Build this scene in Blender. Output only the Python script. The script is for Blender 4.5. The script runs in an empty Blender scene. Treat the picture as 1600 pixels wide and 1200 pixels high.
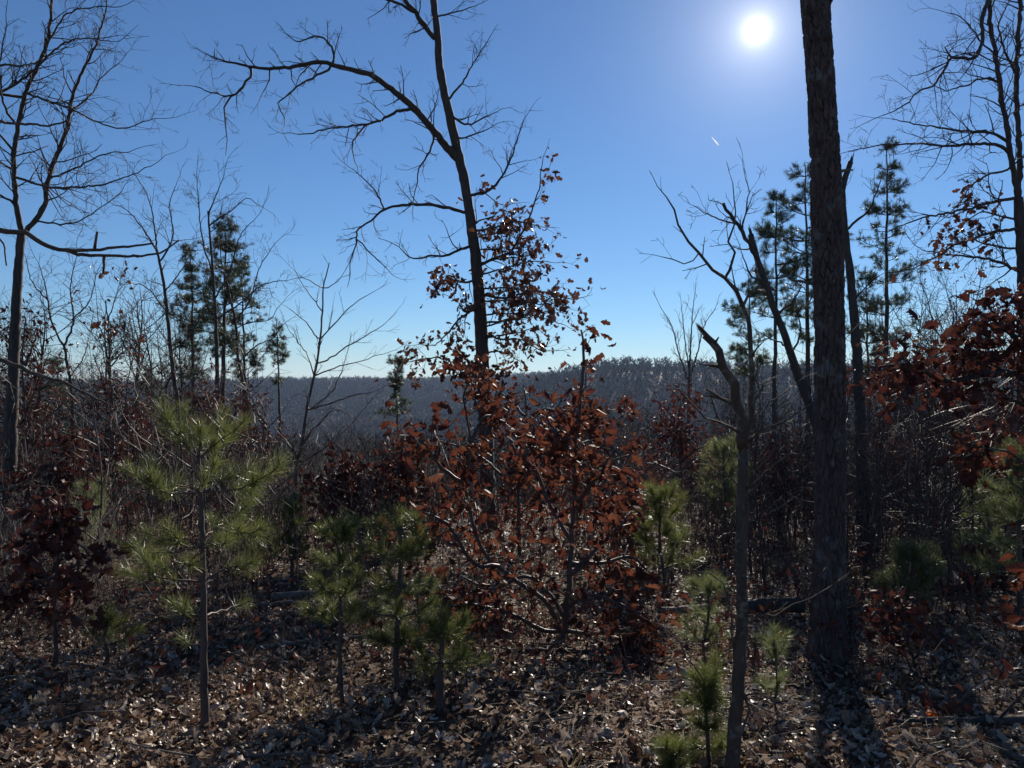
import bpy, math, random
import numpy as np
from mathutils import Vector, Matrix, Quaternion

# ------------------------------------------------------------------ camera, sky, sun, exposure
SC = bpy.context.scene
COL = SC.collection
F = 1208.0                       # focal length in photo pixels (1600 px wide)
CAMZ = 1.6
cam = bpy.data.cameras.new('camera'); camo = bpy.data.objects.new('camera', cam); COL.objects.link(camo)
cam.sensor_width = 36.0; cam.lens = 36.0 * F / 1600.0
cam.clip_start = 0.05; cam.clip_end = 40000.0
camo.location = (0, 0, CAMZ); camo.rotation_euler = (math.radians(90), 0, 0)
SC.camera = camo

SUN = Vector((382.0, F, 553.0)).normalized()
SUN_EL = math.asin(SUN.z); SUN_AZ = math.atan2(SUN.x, SUN.y)
w = bpy.data.worlds.new('World'); SC.world = w; w.use_nodes = True
nt = w.node_tree; nt.nodes.clear()
sky = nt.nodes.new('ShaderNodeTexSky'); sky.sky_type = 'NISHITA'; sky.sun_disc = False
sky.sun_elevation = SUN_EL; sky.sun_rotation = SUN_AZ
sky.altitude = 300; sky.air_density = 1.0; sky.dust_density = 0.0; sky.ozone_density = 7.5
bg = nt.nodes.new('ShaderNodeBackground'); bg.inputs['Strength'].default_value = 0.059
out = nt.nodes.new('ShaderNodeOutputWorld')
nt.links.new(sky.outputs[0], bg.inputs['Color'])
# the visible sun and its aureole: brightness by angle from the sun's direction
tc = nt.nodes.new('ShaderNodeTexCoord')
dp = nt.nodes.new('ShaderNodeVectorMath'); dp.operation = 'DOT_PRODUCT'; dp.inputs[1].default_value = SUN
nrm = nt.nodes.new('ShaderNodeVectorMath'); nrm.operation = 'NORMALIZE'
nt.links.new(tc.outputs['Generated'], nrm.inputs[0]); nt.links.new(nrm.outputs[0], dp.inputs[0])
def wmath(op, a, b=None):
    n = nt.nodes.new('ShaderNodeMath'); n.operation = op
    for i, v in enumerate((a, b)):
        if v is None: continue
        if isinstance(v, (int, float)): n.inputs[i].default_value = v
        else: nt.links.new(v, n.inputs[i])
    return n.outputs[0]
ang = wmath('MULTIPLY', wmath('ARCCOSINE', wmath('MINIMUM', dp.outputs['Value'], 0.9999999)), 180 / math.pi)
def glow(width, power, amp):
    x = wmath('POWER', wmath('DIVIDE', ang, width), power)
    return wmath('MULTIPLY', wmath('EXPONENT', wmath('MULTIPLY', x, -1.0)), amp)
shader = bg.outputs[0]
for wd, pw, amp, colr in ((0.40, 1.0, 1.3, (1, .96, .88)), (1.5, 0.72, 0.62, (1, .95, .89)), (7.5, 1.15, 0.075, (.93, .93, 1.0))):
    b2 = nt.nodes.new('ShaderNodeBackground'); b2.inputs['Color'].default_value = (*colr, 1)
    nt.links.new(glow(wd, pw, amp), b2.inputs['Strength'])
    ad = nt.nodes.new('ShaderNodeAddShader'); nt.links.new(shader, ad.inputs[0]); nt.links.new(b2.outputs[0], ad.inputs[1])
    shader = ad.outputs[0]
nt.links.new(shader, out.inputs['Surface'])

sl = bpy.data.lights.new('sun', 'SUN'); sl.energy = 5.0; sl.angle = math.radians(0.53); sl.color = (1.0, 0.92, 0.81)
so = bpy.data.objects.new('sun', sl); COL.objects.link(so)
so.rotation_euler = SUN.to_track_quat('Z', 'Y').to_euler(); so.location = SUN * 60

SC.view_settings.view_transform = 'Standard'; SC.view_settings.look = 'None'
SC.view_settings.exposure = 0.70; SC.view_settings.gamma = 1.0; SC.view_settings.use_curve_mapping = False
SC.render.engine = 'CYCLES'
SC.cycles.use_denoising = True
SC.cycles.max_bounces = 6; SC.cycles.diffuse_bounces = 3; SC.cycles.transmission_bounces = 4; SC.cycles.volume_bounces = 0
SC.cycles.sample_clamp_indirect = 4.0

R = random.Random(7)
NR = np.random.RandomState(11)

# ------------------------------------------------------------------ terrain height
KY = [-80, -20, 0, 6, 12, 18, 26, 40, 70, 130, 260, 400, 520, 3200]
KZ = [3.0, 1.2, 0, -.432, -.87, -1.45, -2.5, -4.9, -11, -24, -50, -66, -69, -69]
def sstep(a, b, x):
    t = np.clip((x - a) / (b - a), 0, 1); return t * t * (3 - 2 * t)
def Hraw(x, y):
    x = np.asarray(x, float); y = np.asarray(y, float)
    z = np.interp(y, KY, KZ)
    near = 1 - sstep(25, 60, np.abs(y))
    z = z + near * (0.05 * np.sin(x * 1.3 + .6 * y) * np.sin(y * .9 + 1.7) + 0.03 * np.sin(x * 3.1 + 2) * np.sin(y * 2.7 - x))
    # far ridge across the valley and the nearer spur on the right
    ridge = 71 + 5 * np.sin(x * .0042 + 1.0) + 2.5 * np.sin(x * .013 + .5) + 1.2 * np.sin(x * .041)
    z = z + ridge * sstep(560, 1330, y) * (1 - .8 * sstep(1500, 2600, y))
    spur = (82 + 2 * np.sin(x * .02)) * sstep(-190, 110, x - (y - 700) * .06)
    z = np.maximum(z, -69 + spur * sstep(430, 720, y) * (1 - .7 * sstep(760, 1100, y)) - 1.0 * (y < 430) * 100)
    # a low shoulder on the left
    z = z + 14 * sstep(-40, -260, x) * sstep(90, 300, y) * (1 - sstep(330, 520, y))
    return z
def H(x, y): return float(Hraw(x, y))
def PX(px, py, d): return np.array([(px - 800) / F * d, d, CAMZ - (py - 600) / F * d])
def GX(px, d):
    x = (px - 800) / F * d
    return np.array([x, d, H(x, d)])

# ------------------------------------------------------------------ materials
def mat(name):
    m = bpy.data.materials.new(name); m.use_nodes = True
    n = m.node_tree; n.nodes.clear()
    o = n.nodes.new('ShaderNodeOutputMaterial'); return m, n, o
def ramp(n, stops):
    r = n.nodes.new('ShaderNodeValToRGB'); e = r.color_ramp.elements
    while len(e) < len(stops): e.new(0.5)
    for i, (p, c) in enumerate(stops): e[i].position = p; e[i].color = (*c, 1)
    return r
def noise(n, vec, scale, detail=6, rough=.6):
    t = n.nodes.new('ShaderNodeTexNoise'); t.inputs['Scale'].default_value = scale
    t.inputs['Detail'].default_value = detail; t.inputs['Roughness'].default_value = rough
    if vec is not None: n.links.new(vec, t.inputs['Vector'])
    return t
def bark(name, dark, light, scale=9, stretch=.22, lichen=None, rough=.85, bump=.6):
    m, n, o = mat(name)
    t = n.nodes.new('ShaderNodeTexCoord'); mp = n.nodes.new('ShaderNodeMapping'); mp.inputs['Scale'].default_value = (1, 1, stretch)
    n.links.new(t.outputs['Object'], mp.inputs['Vector'])
    a = noise(n, mp.outputs[0], scale * 3, 8, .7)
    r = ramp(n, ((.3, dark), (.7, light))); n.links.new(a.outputs['Fac'], r.inputs['Fac'])
    col = r.outputs['Color']
    if lichen:
        b = noise(n, t.outputs['Object'], lichen[1], 4, .55)
        rr = ramp(n, ((.56, (0, 0, 0)), (.64, (1, 1, 1)))); n.links.new(b.outputs['Fac'], rr.inputs['Fac'])
        mx = n.nodes.new('ShaderNodeMixRGB'); n.links.new(rr.outputs[0], mx.inputs['Fac']); n.links.new(col, mx.inputs[1]); mx.inputs[2].default_value = (*lichen[0], 1)
        col = mx.outputs[0]
    p = n.nodes.new('ShaderNodeBsdfPrincipled'); n.links.new(col, p.inputs['Base Color'])
    p.inputs['Roughness'].default_value = rough; p.inputs['Specular IOR Level'].default_value = .35
    bp = n.nodes.new('ShaderNodeBump'); bp.inputs['Strength'].default_value = bump; bp.inputs['Distance'].default_value = .01
    n.links.new(a.outputs['Fac'], bp.inputs['Height']); n.links.new(bp.outputs[0], p.inputs['Normal'])
    n.links.new(p.outputs[0], o.inputs['Surface']); return m
def foliage(name, stops, transl=.35, rough=.42, spec=.5, tcol=1.0, vein=True):
    m, n, o = mat(name)
    g = n.nodes.new('ShaderNodeNewGeometry'); oi = n.nodes.new('ShaderNodeObjectInfo')
    s = n.nodes.new('ShaderNodeMath'); s.operation = 'ADD'; n.links.new(g.outputs['Random Per Island'], s.inputs[0]); n.links.new(oi.outputs['Random'], s.inputs[1])
    fr = n.nodes.new('ShaderNodeMath'); fr.operation = 'FRACT'; n.links.new(s.outputs[0], fr.inputs[0])
    r = ramp(n, stops); n.links.new(fr.outputs[0], r.inputs['Fac'])
    col = r.outputs['Color']
    if vein:
        t = n.nodes.new('ShaderNodeTexCoord'); a = noise(n, t.outputs['Object'], 38, 4, .6)
        mr = n.nodes.new('ShaderNodeMapRange'); mr.inputs['To Min'].default_value = .62; mr.inputs['To Max'].default_value = 1.3
        n.links.new(a.outputs['Fac'], mr.inputs['Value'])
        mx = n.nodes.new('ShaderNodeMixRGB'); mx.blend_type = 'MULTIPLY'; mx.inputs['Fac'].default_value = 1
        n.links.new(col, mx.inputs[1]); n.links.new(mr.outputs[0], mx.inputs[2]); col = mx.outputs[0]
    p = n.nodes.new('ShaderNodeBsdfPrincipled'); n.links.new(col, p.inputs['Base Color'])
    p.inputs['Roughness'].default_value = rough; p.inputs['Specular IOR Level'].default_value = spec
    tr = n.nodes.new('ShaderNodeBsdfTranslucent'); n.links.new(col, tr.inputs['Color'])
    mx = n.nodes.new('ShaderNodeMixShader'); mx.inputs['Fac'].default_value = transl
    n.links.new(p.outputs[0], mx.inputs[1]); n.links.new(tr.outputs[0], mx.inputs[2]); n.links.new(mx.outputs[0], o.inputs['Surface'])
    return m
M = {}
M['pine_bark'] = bark('pine_bark', (.034, .024, .021), (.13, .086, .074), 7, .35, ((.13, .118, .108), 7.5), .8, .7)
M['oak_bark'] = bark('oak_bark', (.028, .023, .020), (.090, .072, .060), 8, .2)
M['grey_bark'] = bark('grey_bark', (.036, .031, .028), (.095, .082, .072), 8, .25)
M['lichen_bark'] = bark('lichen_bark', (.045, .031, .023), (.12, .085, .062), 9, .35, ((.15, .135, .105), 22))
M['twig'] = bark('twig_bark', (.040, .028, .025), (.12, .085, .072), 5, .3, None, .6, .3)
M['dead_wood'] = bark('dead_wood', (.055, .045, .038), (.20, .17, .14), 9, .3, None, .8, .6)
M['cut_wood'] = bark('cut_wood', (.10, .085, .07), (.24, .20, .16), 14, 1.0, None, .8, .5)
M['litter'] = foliage('dead_leaf', ((0, (.075, .040, .025)), (.25, (.14, .080, .050)), (.45, (.32, .225, .15)), (.70, (.50, .40, .305)), (.82, (.13, .058, .035)), (.9, (.34, .25, .18)), (1, (.62, .54, .46))), .25, .46, .42)
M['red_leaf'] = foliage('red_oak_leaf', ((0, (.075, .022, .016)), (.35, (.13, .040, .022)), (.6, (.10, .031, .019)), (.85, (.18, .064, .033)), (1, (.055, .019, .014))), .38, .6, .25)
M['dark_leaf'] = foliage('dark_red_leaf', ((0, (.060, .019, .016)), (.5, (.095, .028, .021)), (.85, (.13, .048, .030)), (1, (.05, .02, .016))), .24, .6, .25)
M['brown_leaf'] = foliage('brown_oak_leaf', ((0, (.08, .028, .016)), (.5, (.13, .046, .024)), (1, (.18, .08, .04))), .22, .4, .5)
M['orange_leaf'] = foliage('orange_leaf', ((0, (.55, .13, .03)), (1, (.5, .12, .03))), .5, .4, .5)
M['needle'] = foliage('pine_needle', ((0, (.065, .085, .022)), (.5, (.105, .128, .034)), (.85, (.15, .165, .050)), (1, (.24, .20, .08))), .48, .38, .55, vein=False)
M['needle_pale'] = foliage('pale_pine_needle', ((0, (.085, .11, .040)), (.5, (.13, .155, .06)), (.85, (.17, .195, .08)), (1, (.27, .23, .11))), .50, .4, .5, vein=False)
M['needle_dark'] = foliage('mature_pine_needle', ((0, (.028, .048, .022)), (.6, (.05, .075, .033)), (1, (.075, .095, .045))), .25, .42, .5, vein=False)
M['grass'] = foliage('dry_grass', ((0, (.22, .16, .075)), (.6, (.34, .26, .14)), (1, (.17, .15, .05))), .35, .5, .4, vein=False)
M['moss'] = foliage('moss', ((0, (.10, .10, .03)), (1, (.15, .13, .04))), .2, .8, .2, vein=False)
M['far_tree'] = foliage('far_wood', ((0, (.028, .025, .024)), (.45, (.045, .038, .035)), (.75, (.065, .045, .035)), (.90, (.10, .05, .028)), (.93, (.018, .03, .018)), (1, (.025, .035, .024))), 0.0, .9, .05, vein=False)

def ground_mat():
    m, n, o = mat('forest_floor')
    t = n.nodes.new('ShaderNodeTexCoord')
    v = n.nodes.new('ShaderNodeTexVoronoi'); v.inputs['Scale'].default_value = 16; n.links.new(t.outputs['Object'], v.inputs['Vector'])
    a = noise(n, t.outputs['Object'], 1.1, 8, .65); b = noise(n, t.outputs['Object'], 30, 6, .7)
    r = ramp(n, ((.0, (.045, .028, .019)), (.45, (.10, .062, .040)), (.8, (.17, .115, .078)), (1, (.24, .18, .13))))
    sep = n.nodes.new('ShaderNodeSeparateColor'); n.links.new(v.outputs['Color'], sep.inputs[0])
    mm = n.nodes.new('ShaderNodeMath'); mm.operation = 'MULTIPLY'; n.links.new(sep.outputs[0], mm.inputs[0]); n.links.new(a.outputs['Fac'], mm.inputs[1])
    m2 = n.nodes.new('ShaderNodeMath'); m2.operation = 'MULTIPLY'; m2.inputs[1].default_value = 1.5; n.links.new(mm.outputs[0], m2.inputs[0])
    n.links.new(m2.outputs[0], r.inputs['Fac'])
    p = n.nodes.new('ShaderNodeBsdfPrincipled'); p.inputs['Roughness'].default_value = .9; p.inputs['Specular IOR Level'].default_value = .15
    n.links.new(r.outputs[0], p.inputs['Base Color'])
    ad = n.nodes.new('ShaderNodeMath'); ad.operation = 'ADD'; n.links.new(v.outputs['Distance'], ad.inputs[0]); n.links.new(b.outputs['Fac'], ad.inputs[1])
    bp = n.nodes.new('ShaderNodeBump'); bp.inputs['Strength'].default_value = .8; bp.inputs['Distance'].default_value = .03
    n.links.new(ad.outputs[0], bp.inputs['Height']); n.links.new(bp.outputs[0], p.inputs['Normal']); n.links.new(p.outputs[0], o.inputs['Surface'])
    return m
M['ground'] = ground_mat()
def rock_mat():
    m, n, o = mat('rock'); t = n.nodes.new('ShaderNodeTexCoord'); a = noise(n, t.outputs['Object'], 14, 8, .65)
    r = ramp(n, ((.3, (.13, .12, .11)), (.7, (.34, .31, .28)))); n.links.new(a.outputs['Fac'], r.inputs['Fac'])
    p = n.nodes.new('ShaderNodeBsdfPrincipled'); p.inputs['Roughness'].default_value = .85; n.links.new(r.outputs[0], p.inputs['Base Color'])
    bp = n.nodes.new('ShaderNodeBump'); bp.inputs['Strength'].default_value = .6; bp.inputs['Distance'].default_value = .02
    n.links.new(a.outputs['Fac'], bp.inputs['Height']); n.links.new(bp.outputs[0], p.inputs['Normal']); n.links.new(p.outputs[0], o.inputs['Surface']); return m
M['rock'] = rock_mat()

# ------------------------------------------------------------------ mesh builder
class MB:
    def __init__(s): s.V = []; s.Q = []; s.T = []; s.n = 0; s.polys = {}
    def raw(s, v, quads=None, tris=None):
        v = np.asarray(v, float).reshape(-1, 3)
        if quads is not None and len(quads): s.Q.append(np.asarray(quads, int).reshape(-1, 4) + s.n)
        if tris is not None and len(tris): s.T.append(np.asarray(tris, int).reshape(-1, 3) + s.n)
        s.V.append(v); s.n += len(v)
    def tube(s, pts, rad, sides=3):
        pts = np.asarray(pts, float); rad = np.asarray(rad, float)
        s.polys.setdefault((len(pts), sides), []).append((pts, rad))
    def _flush(s):
        for (n, k), L in s.polys.items():
            P = np.stack([a for a, b in L]); Rr = np.stack([b for a, b in L]); N = len(L)
            T = np.gradient(P, axis=1); T /= np.linalg.norm(T, axis=2, keepdims=True) + 1e-9
            m = T.mean(1); ref = np.where(np.abs(m[:, 2:3]) > .75, np.array([[1.0, .13, .07]]), np.array([[.08, .11, 1.0]]))
            A = np.cross(T, ref[:, None, :]); A /= np.linalg.norm(A, axis=2, keepdims=True) + 1e-9
            B = np.cross(T, A)
            th = np.arange(k) * 2 * math.pi / k
            ring = P[:, :, None, :] + Rr[:, :, None, None] * (A[:, :, None, :] * np.cos(th)[None, None, :, None] + B[:, :, None, :] * np.sin(th)[None, None, :, None])
            v = ring.reshape(-1, 3)
            i = np.arange(n - 1)[:, None]; j = np.arange(k)[None, :]
            q = np.stack([i * k + j, i * k + (j + 1) % k, (i + 1) * k + (j + 1) % k, (i + 1) * k + j], -1).reshape(-1, 4)
            q = (q[None] + (np.arange(N) * n * k)[:, None, None]).reshape(-1, 4)
            caps = None
            if k <= 4:
                e = (n - 1) * k
                c = np.array([[0, 2, 1], [e, e + 1, e + 2]]) if k == 3 else np.array([[0, 2, 1], [0, 3, 2], [e, e + 1, e + 2], [e, e + 2, e + 3]])
            else:
                e = (n - 1) * k
                c = np.array([[0, a + 1, a] for a in range(1, k - 1)] + [[e, e + a, e + a + 1] for a in range(1, k - 1)])
            caps = (c[None] + (np.arange(N) * n * k)[:, None, None]).reshape(-1, 3)
            s.raw(v, q, caps)
        s.polys = {}
    def mesh(s, name, m, smooth=True):
        s._flush()
        me = bpy.data.meshes.new(name)
        if s.n == 0: return me
        V = np.concatenate(s.V); Q = np.concatenate(s.Q) if s.Q else np.zeros((0, 4), int); T = np.concatenate(s.T) if s.T else np.zeros((0, 3), int)
        me.vertices.add(len(V)); me.vertices.foreach_set('co', V.astype(np.float32).ravel())
        me.loops.add(len(Q) * 4 + len(T) * 3); me.loops.foreach_set('vertex_index', np.concatenate([Q.ravel(), T.ravel()]).astype(np.int32))
        me.polygons.add(len(Q) + len(T))
        st = np.concatenate([np.arange(len(Q)) * 4, len(Q) * 4 + np.arange(len(T)) * 3]).astype(np.int32)
        me.polygons.foreach_set('loop_start', st)
        me.polygons.foreach_set('use_smooth', np.full(len(st), smooth))
        me.materials.append(m); me.update(calc_edges=True); return me
    def build(s, name, m, parent=None, origin=None, smooth=True):
        if origin is not None:
            s._flush(); s.V = [v - np.asarray(origin) for v in s.V]
        return link(name, s.mesh(name, m, smooth), parent)
def link(name, me, parent=None):
    o = bpy.data.objects.new(name, me); COL.objects.link(o)
    if parent is not None: o.parent = parent
    return o
def tag(o, label=None, cat=None, group=None, kind=None):
    if label: o['label'] = label
    if cat: o['category'] = cat
    if group: o['group'] = group
    if kind: o['kind'] = kind
    return o
def thing(name, loc, label, cat, group=None):
    o = bpy.data.objects.new(name, None); o.empty_display_size = .1; COL.objects.link(o)
    o.location = tuple(loc); return tag(o, label, cat, group)

# ------------------------------------------------------------------ curves and branching
def resample(P, step, jit=0.0, rng=R):
    """Catmull-Rom through the rows of P (any number of columns), about `step` apart."""
    P = np.asarray(P, float)
    if len(P) == 2: P = np.stack([P[0], (P[0] + P[1]) / 2, P[1]])
    A = np.vstack([2 * P[0] - P[1], P, 2 * P[-1] - P[-2]])
    outp = []
    for i in range(1, len(A) - 2):
        L = np.linalg.norm(A[i + 1][:3] - A[i][:3]); k = max(1, int(round(L / step)))
        for j in range(k):
            t = j / k
            outp.append(.5 * ((2 * A[i]) + (-A[i - 1] + A[i + 1]) * t + (2 * A[i - 1] - 5 * A[i] + 4 * A[i + 1] - A[i + 2]) * t * t + (-A[i - 1] + 3 * A[i] - 3 * A[i + 1] + A[i + 2]) * t ** 3))
    outp.append(A[-2]); outp = np.array(outp)
    if jit:
        outp[1:-1, :3] += NR.normal(0, jit, (len(outp) - 2, 3))
    return outp
def perp(d):
    v = np.array([R.gauss(0, 1), R.gauss(0, 1), R.gauss(0, 1)]); v -= d * v.dot(d)
    return v / (np.linalg.norm(v) + 1e-9)
def unit(v): return v / (np.linalg.norm(v) + 1e-9)
OAK = dict(wander=.30, up=.05, angle=(.6, 1.15), ratio=(.38, .62), kids=(4.5, 6), rmin=.0026, lmin=.10, seg=.13)
THIN = dict(wander=.13, up=.12, angle=(.45, .8), ratio=(.35, .6), kids=(3.2, 5), rmin=.0022, lmin=.12, seg=.16)
def grow(mb, p, d, L, r, lvl, P, tips=None, sides=None):
    n = max(2, int(L / P['seg'])); n = min(n, 9)
    pts = [p]; q = p; dd = d
    for i in range(n):
        dd = unit(dd + P['wander'] * np.array([R.gauss(0, 1), R.gauss(0, 1), R.gauss(0, 1)]) * .7 + np.array([0, 0, P['up']]))
        q = q + dd * (L / n); pts.append(q)
    rr = np.maximum(np.linspace(r, r * .35, n + 1), P['rmin'] * .8)
    mb.tube(pts, rr, sides or (5 if r > .02 else (4 if r > .008 else 3)))
    if tips is not None:
        tips.append((pts[-1], dd))
        if lvl <= 1: tips.append((pts[len(pts) // 2], dd))
    if lvl <= 0 or L < P['lmin']: return
    m = min(P['kids'][1] + 2, max(2, int(L * P['kids'][0] + R.random() * 1.5)))
    for i in range(m):
        t = .2 + .8 * (i + R.random()) / m
        k = min(n - 1, int(t * n)); f = t * n - k
        b = np.array(pts[k]) * (1 - f) + np.array(pts[k + 1]) * f
        ax = unit(np.array(pts[k + 1]) - np.array(pts[k])); a = R.uniform(*P['angle'])
        nd = unit(ax * math.cos(a) + perp(ax) * math.sin(a))
        grow(mb, b, nd, L * R.uniform(*P['ratio']) * (1.15 - .5 * t), max(P['rmin'], r * R.uniform(.4, .6)), lvl - 1, P, tips)
def sprout(mb, C, P, per_m, length, lvl, t0=.1, tips=None, rs=.5, bias=None):
    """side twigs along a resampled curve C (x,y,z,r)"""
    seg = np.linalg.norm(np.diff(C[:, :3], axis=0), axis=1); S = np.concatenate([[0], np.cumsum(seg)]); L = S[-1]
    for i in range(int(L * per_m)):
        s = L * (t0 + (1 - t0) * R.random()); k = min(len(C) - 2, int(np.searchsorted(S, s)) - 1 if s > 0 else 0); k = max(0, k)
        b = C[k, :3] + (C[k + 1, :3] - C[k, :3]) * ((s - S[k]) / (seg[k] + 1e-9))
        ax = unit(C[k + 1, :3] - C[k, :3]); a = R.uniform(*P['angle'])
        nd = unit(ax * math.cos(a) + perp(ax) * math.sin(a) + (0 if bias is None else np.array(bias)))
        rr = min(C[k, 3] * rs, .012)
        grow(mb, b, nd, length * R.uniform(.45, 1.15) * (1.2 - .5 * s / L), max(P['rmin'], rr), lvl, P, tips)
def trace(pts, d0, d1, w0, w1, step=.12, jit=.006):
    """pixel polyline with depth d0..d1 and pixel widths w0..w1 -> curve (x,y,z,r)"""
    n = len(pts); S = np.concatenate([[0], np.cumsum([math.hypot(pts[i + 1][0] - pts[i][0], pts[i + 1][1] - pts[i][1]) for i in range(n - 1)])]); S = S / S[-1]
    rows = []
    for (x, y), s in zip(pts, S):
        d = d0 + (d1 - d0) * s; p = PX(x, y, d); rows.append([*p, (w0 + (w1 - w0) * s) * d / F / 2])
    return resample(rows, step, jit)

# ------------------------------------------------------------------ leaves
def leaf_template(kind, st, curl, fold, seed, bend=0.0):
    """oak leaf lying along +X, length 1, origin at the stalk; returns verts, quads"""
    rr = random.Random(seed)
    ts = np.linspace(0, 1, st)
    if kind == 'lobed': env = np.sin(np.pi * np.clip(ts * .92 + .06, 0, 1)) ** .8 * (.24 + .16 * ts)
    else: env = np.sin(np.pi * np.clip(ts * .9 + .07, 0, 1)) ** .7 * (.22 if kind == 'plain' else .27)
    z1 = []; V = []
    for i, t in enumerate(ts):
        lob = (1.18 if i % 2 else .66) if kind == 'lobed' else ((1.25 if i % 2 else .72) if kind == 'soft' else (1.05 if i % 2 else .9))
        wl = env[i] * lob * rr.uniform(.85, 1.15); wr = env[i] * lob * rr.uniform(.85, 1.15)
        if i == 0: wl = wr = .012
        sw = .07 if (kind == 'lobed' and i % 2) else 0
        zc = curl * (t - .35) ** 2 + bend * math.sin(t * 5)
        V += [[t + sw, wl, zc + fold * wl + rr.uniform(-.05, .05)], [t, 0, zc], [t + sw, -wr, zc + fold * wr + rr.uniform(-.05, .05)]]
    q = []
    for i in range(st - 1):
        a = i * 3; b = a + 3
        q += [[a, a + 1, b + 1, b], [a + 1, a + 2, b + 2, b + 1]]
    return np.array(V), np.array(q)
LEAF_HI = [leaf_template('lobed', 10, c, f, 20 + i, b) for i, (c, f, b) in enumerate(((.9, .7, .06), (-1.0, .5, .07), (.5, 1.4, -.06), (-.6, -1.0, .09), (1.3, .4, .03), (-.4, .9, .12), (.2, .3, .1), (-1.3, -.5, 0)))]
LEAF_LO = [leaf_template('lobed', 7, c, f, 40 + i, b) for i, (c, f, b) in enumerate(((.9, .6, .05), (-1.0, .5, .06), (.4, 1.3, -.05), (-.5, -1.0, .08), (1.2, .2, .05)))]
def crumple(V, q, seed):
    rs = np.random.RandomState(seed); V = V.copy(); V[:, 1] *= rs.uniform(.75, 1.0); V[:, 2] += rs.normal(0, .045, len(V)); return V, q
LEAF_LITTER = [crumple(*leaf_template('soft', 5, c, f, 80 + i, b), 90 + i) for i, (c, f, b) in enumerate(((.9, .7, .05), (-1.0, .5, .06), (.5, 1.3, -.05), (-.6, -.9, .08), (1.3, .3, 0), (-.3, 1.0, .1), (.2, -1.3, .05), (.7, .1, -.1)))]
LEAF_TINY = [leaf_template('plain', 3, c, f, 60 + i) for i, (c, f) in enumerate(((.4, .5), (-.5, .3), (.1, -.6)))]
def frames(axis, normal):
    X = axis / (np.linalg.norm(axis, axis=1, keepdims=True) + 1e-9)
    Y = np.cross(normal, X); Y /= np.linalg.norm(Y, axis=1, keepdims=True) + 1e-9
    Z = np.cross(X, Y); return np.stack([X, Y, Z], 1)          # rows are the local axes
def scatter(mb, templates, pos, axis, normal, size):
    Fm = frames(axis, normal); pick = NR.randint(0, len(templates), len(pos))
    for k, (V, q) in enumerate(templates):
        I = np.nonzero(pick == k)[0]
        if not len(I): continue
        v = np.einsum('vi,nij->nvj', V, Fm[I]) * size[I][:, None, None] + pos[I][:, None, :]
        qq = q[None] + (np.arange(len(I)) * len(V))[:, None, None]
        mb.raw(v.reshape(-1, 3), qq.reshape(-1, 4))
_leafme = {}
def leaf_meshes(material, which='hi'):
    key = (material.name, which)
    if key not in _leafme:
        L = []
        for V, q in (LEAF_HI if which == 'hi' else LEAF_LO):
            b = MB(); b.raw(V, q); L.append(b.mesh('leaf', material, False))
        _leafme[key] = L
    return _leafme[key]
def leaf_objects(parent, material, pos, axis, normal, size, which='hi', name='leaf'):
    Fm = frames(axis, normal); me = leaf_meshes(material, which)
    for i in range(len(pos)):
        o = bpy.data.objects.new(name, me[NR.randint(0, len(me))]); COL.objects.link(o); o.parent = parent
        r = Matrix(((Fm[i][0][0], Fm[i][1][0], Fm[i][2][0]), (Fm[i][0][1], Fm[i][1][1], Fm[i][2][1]), (Fm[i][0][2], Fm[i][1][2], Fm[i][2][2])))
        o.rotation_mode = 'QUATERNION'; o.rotation_quaternion = r.to_quaternion(); o.location = tuple(pos[i]); o.scale = (size[i],) * 3
def hang_leaves(root, origin, tips, n, size, material, solo, droop=.7, spread=.06, which='hi', tmpl=None, lowtmpl=None):
    """n leaves around the twig tips; the nearest `solo` of them as single leaf objects, the rest joined"""
    if not tips or n <= 0: return
    I = NR.randint(0, len(tips), n)
    tp = np.array([t[0] for t in tips]); td = np.array([t[1] for t in tips])
    pos = tp[I] + NR.normal(0, spread, (n, 3))
    ax = td[I] * .7 + NR.normal(0, .55, (n, 3)); ax[:, 2] -= droop
    nm = NR.normal(0, 1, (n, 3)); nm[:, 2] += .3
    sz = size * NR.uniform(.5, 1.3, n)
    o = np.argsort(pos[:, 1]); pos, ax, nm, sz = pos[o], ax[o], nm[o], sz[o]
    if solo: leaf_objects(root, material, pos[:solo], ax[:solo], nm[:solo], sz[:solo], which)
    if n > solo:
        b = MB(); scatter(b, lowtmpl or LEAF_LO, pos[solo:], ax[solo:], nm[solo:], sz[solo:])
        tag(b.build('foliage', material, root, smooth=False), kind='stuff')

# ------------------------------------------------------------------ ground
def build_ground():
    ys = np.concatenate([np.arange(-60, -2, 4.0), np.arange(-2, 14, .16), 14 * (3000 / 14) ** np.linspace(0, 1, 150)])
    s = np.linspace(-1, 1, 181); s = np.sign(s) * (.6 * np.abs(s) + .4 * np.abs(s) ** 3)
    X = s[None, :] * (np.maximum(ys, 0) * .80 + 26)[:, None]; Y = np.repeat(ys[:, None], len(s), 1)
    Z = Hraw(X, Y) + NR.normal(0, .008, X.shape) * (Y < 15)
    b = MB(); n, k = X.shape
    i = np.arange(n - 1)[:, None]; j = np.arange(k - 1)[None]
    q = np.stack([i * k + j, i * k + j + 1, (i + 1) * k + j + 1, (i + 1) * k + j], -1).reshape(-1, 4)
    b.raw(np.stack([X, Y, Z], -1).reshape(-1, 3), q)
    return tag(b.build('ground', M['ground']), 'leaf covered hillside ground falling away into the wooded valley', None, None, 'structure')
ground = build_ground()

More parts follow.
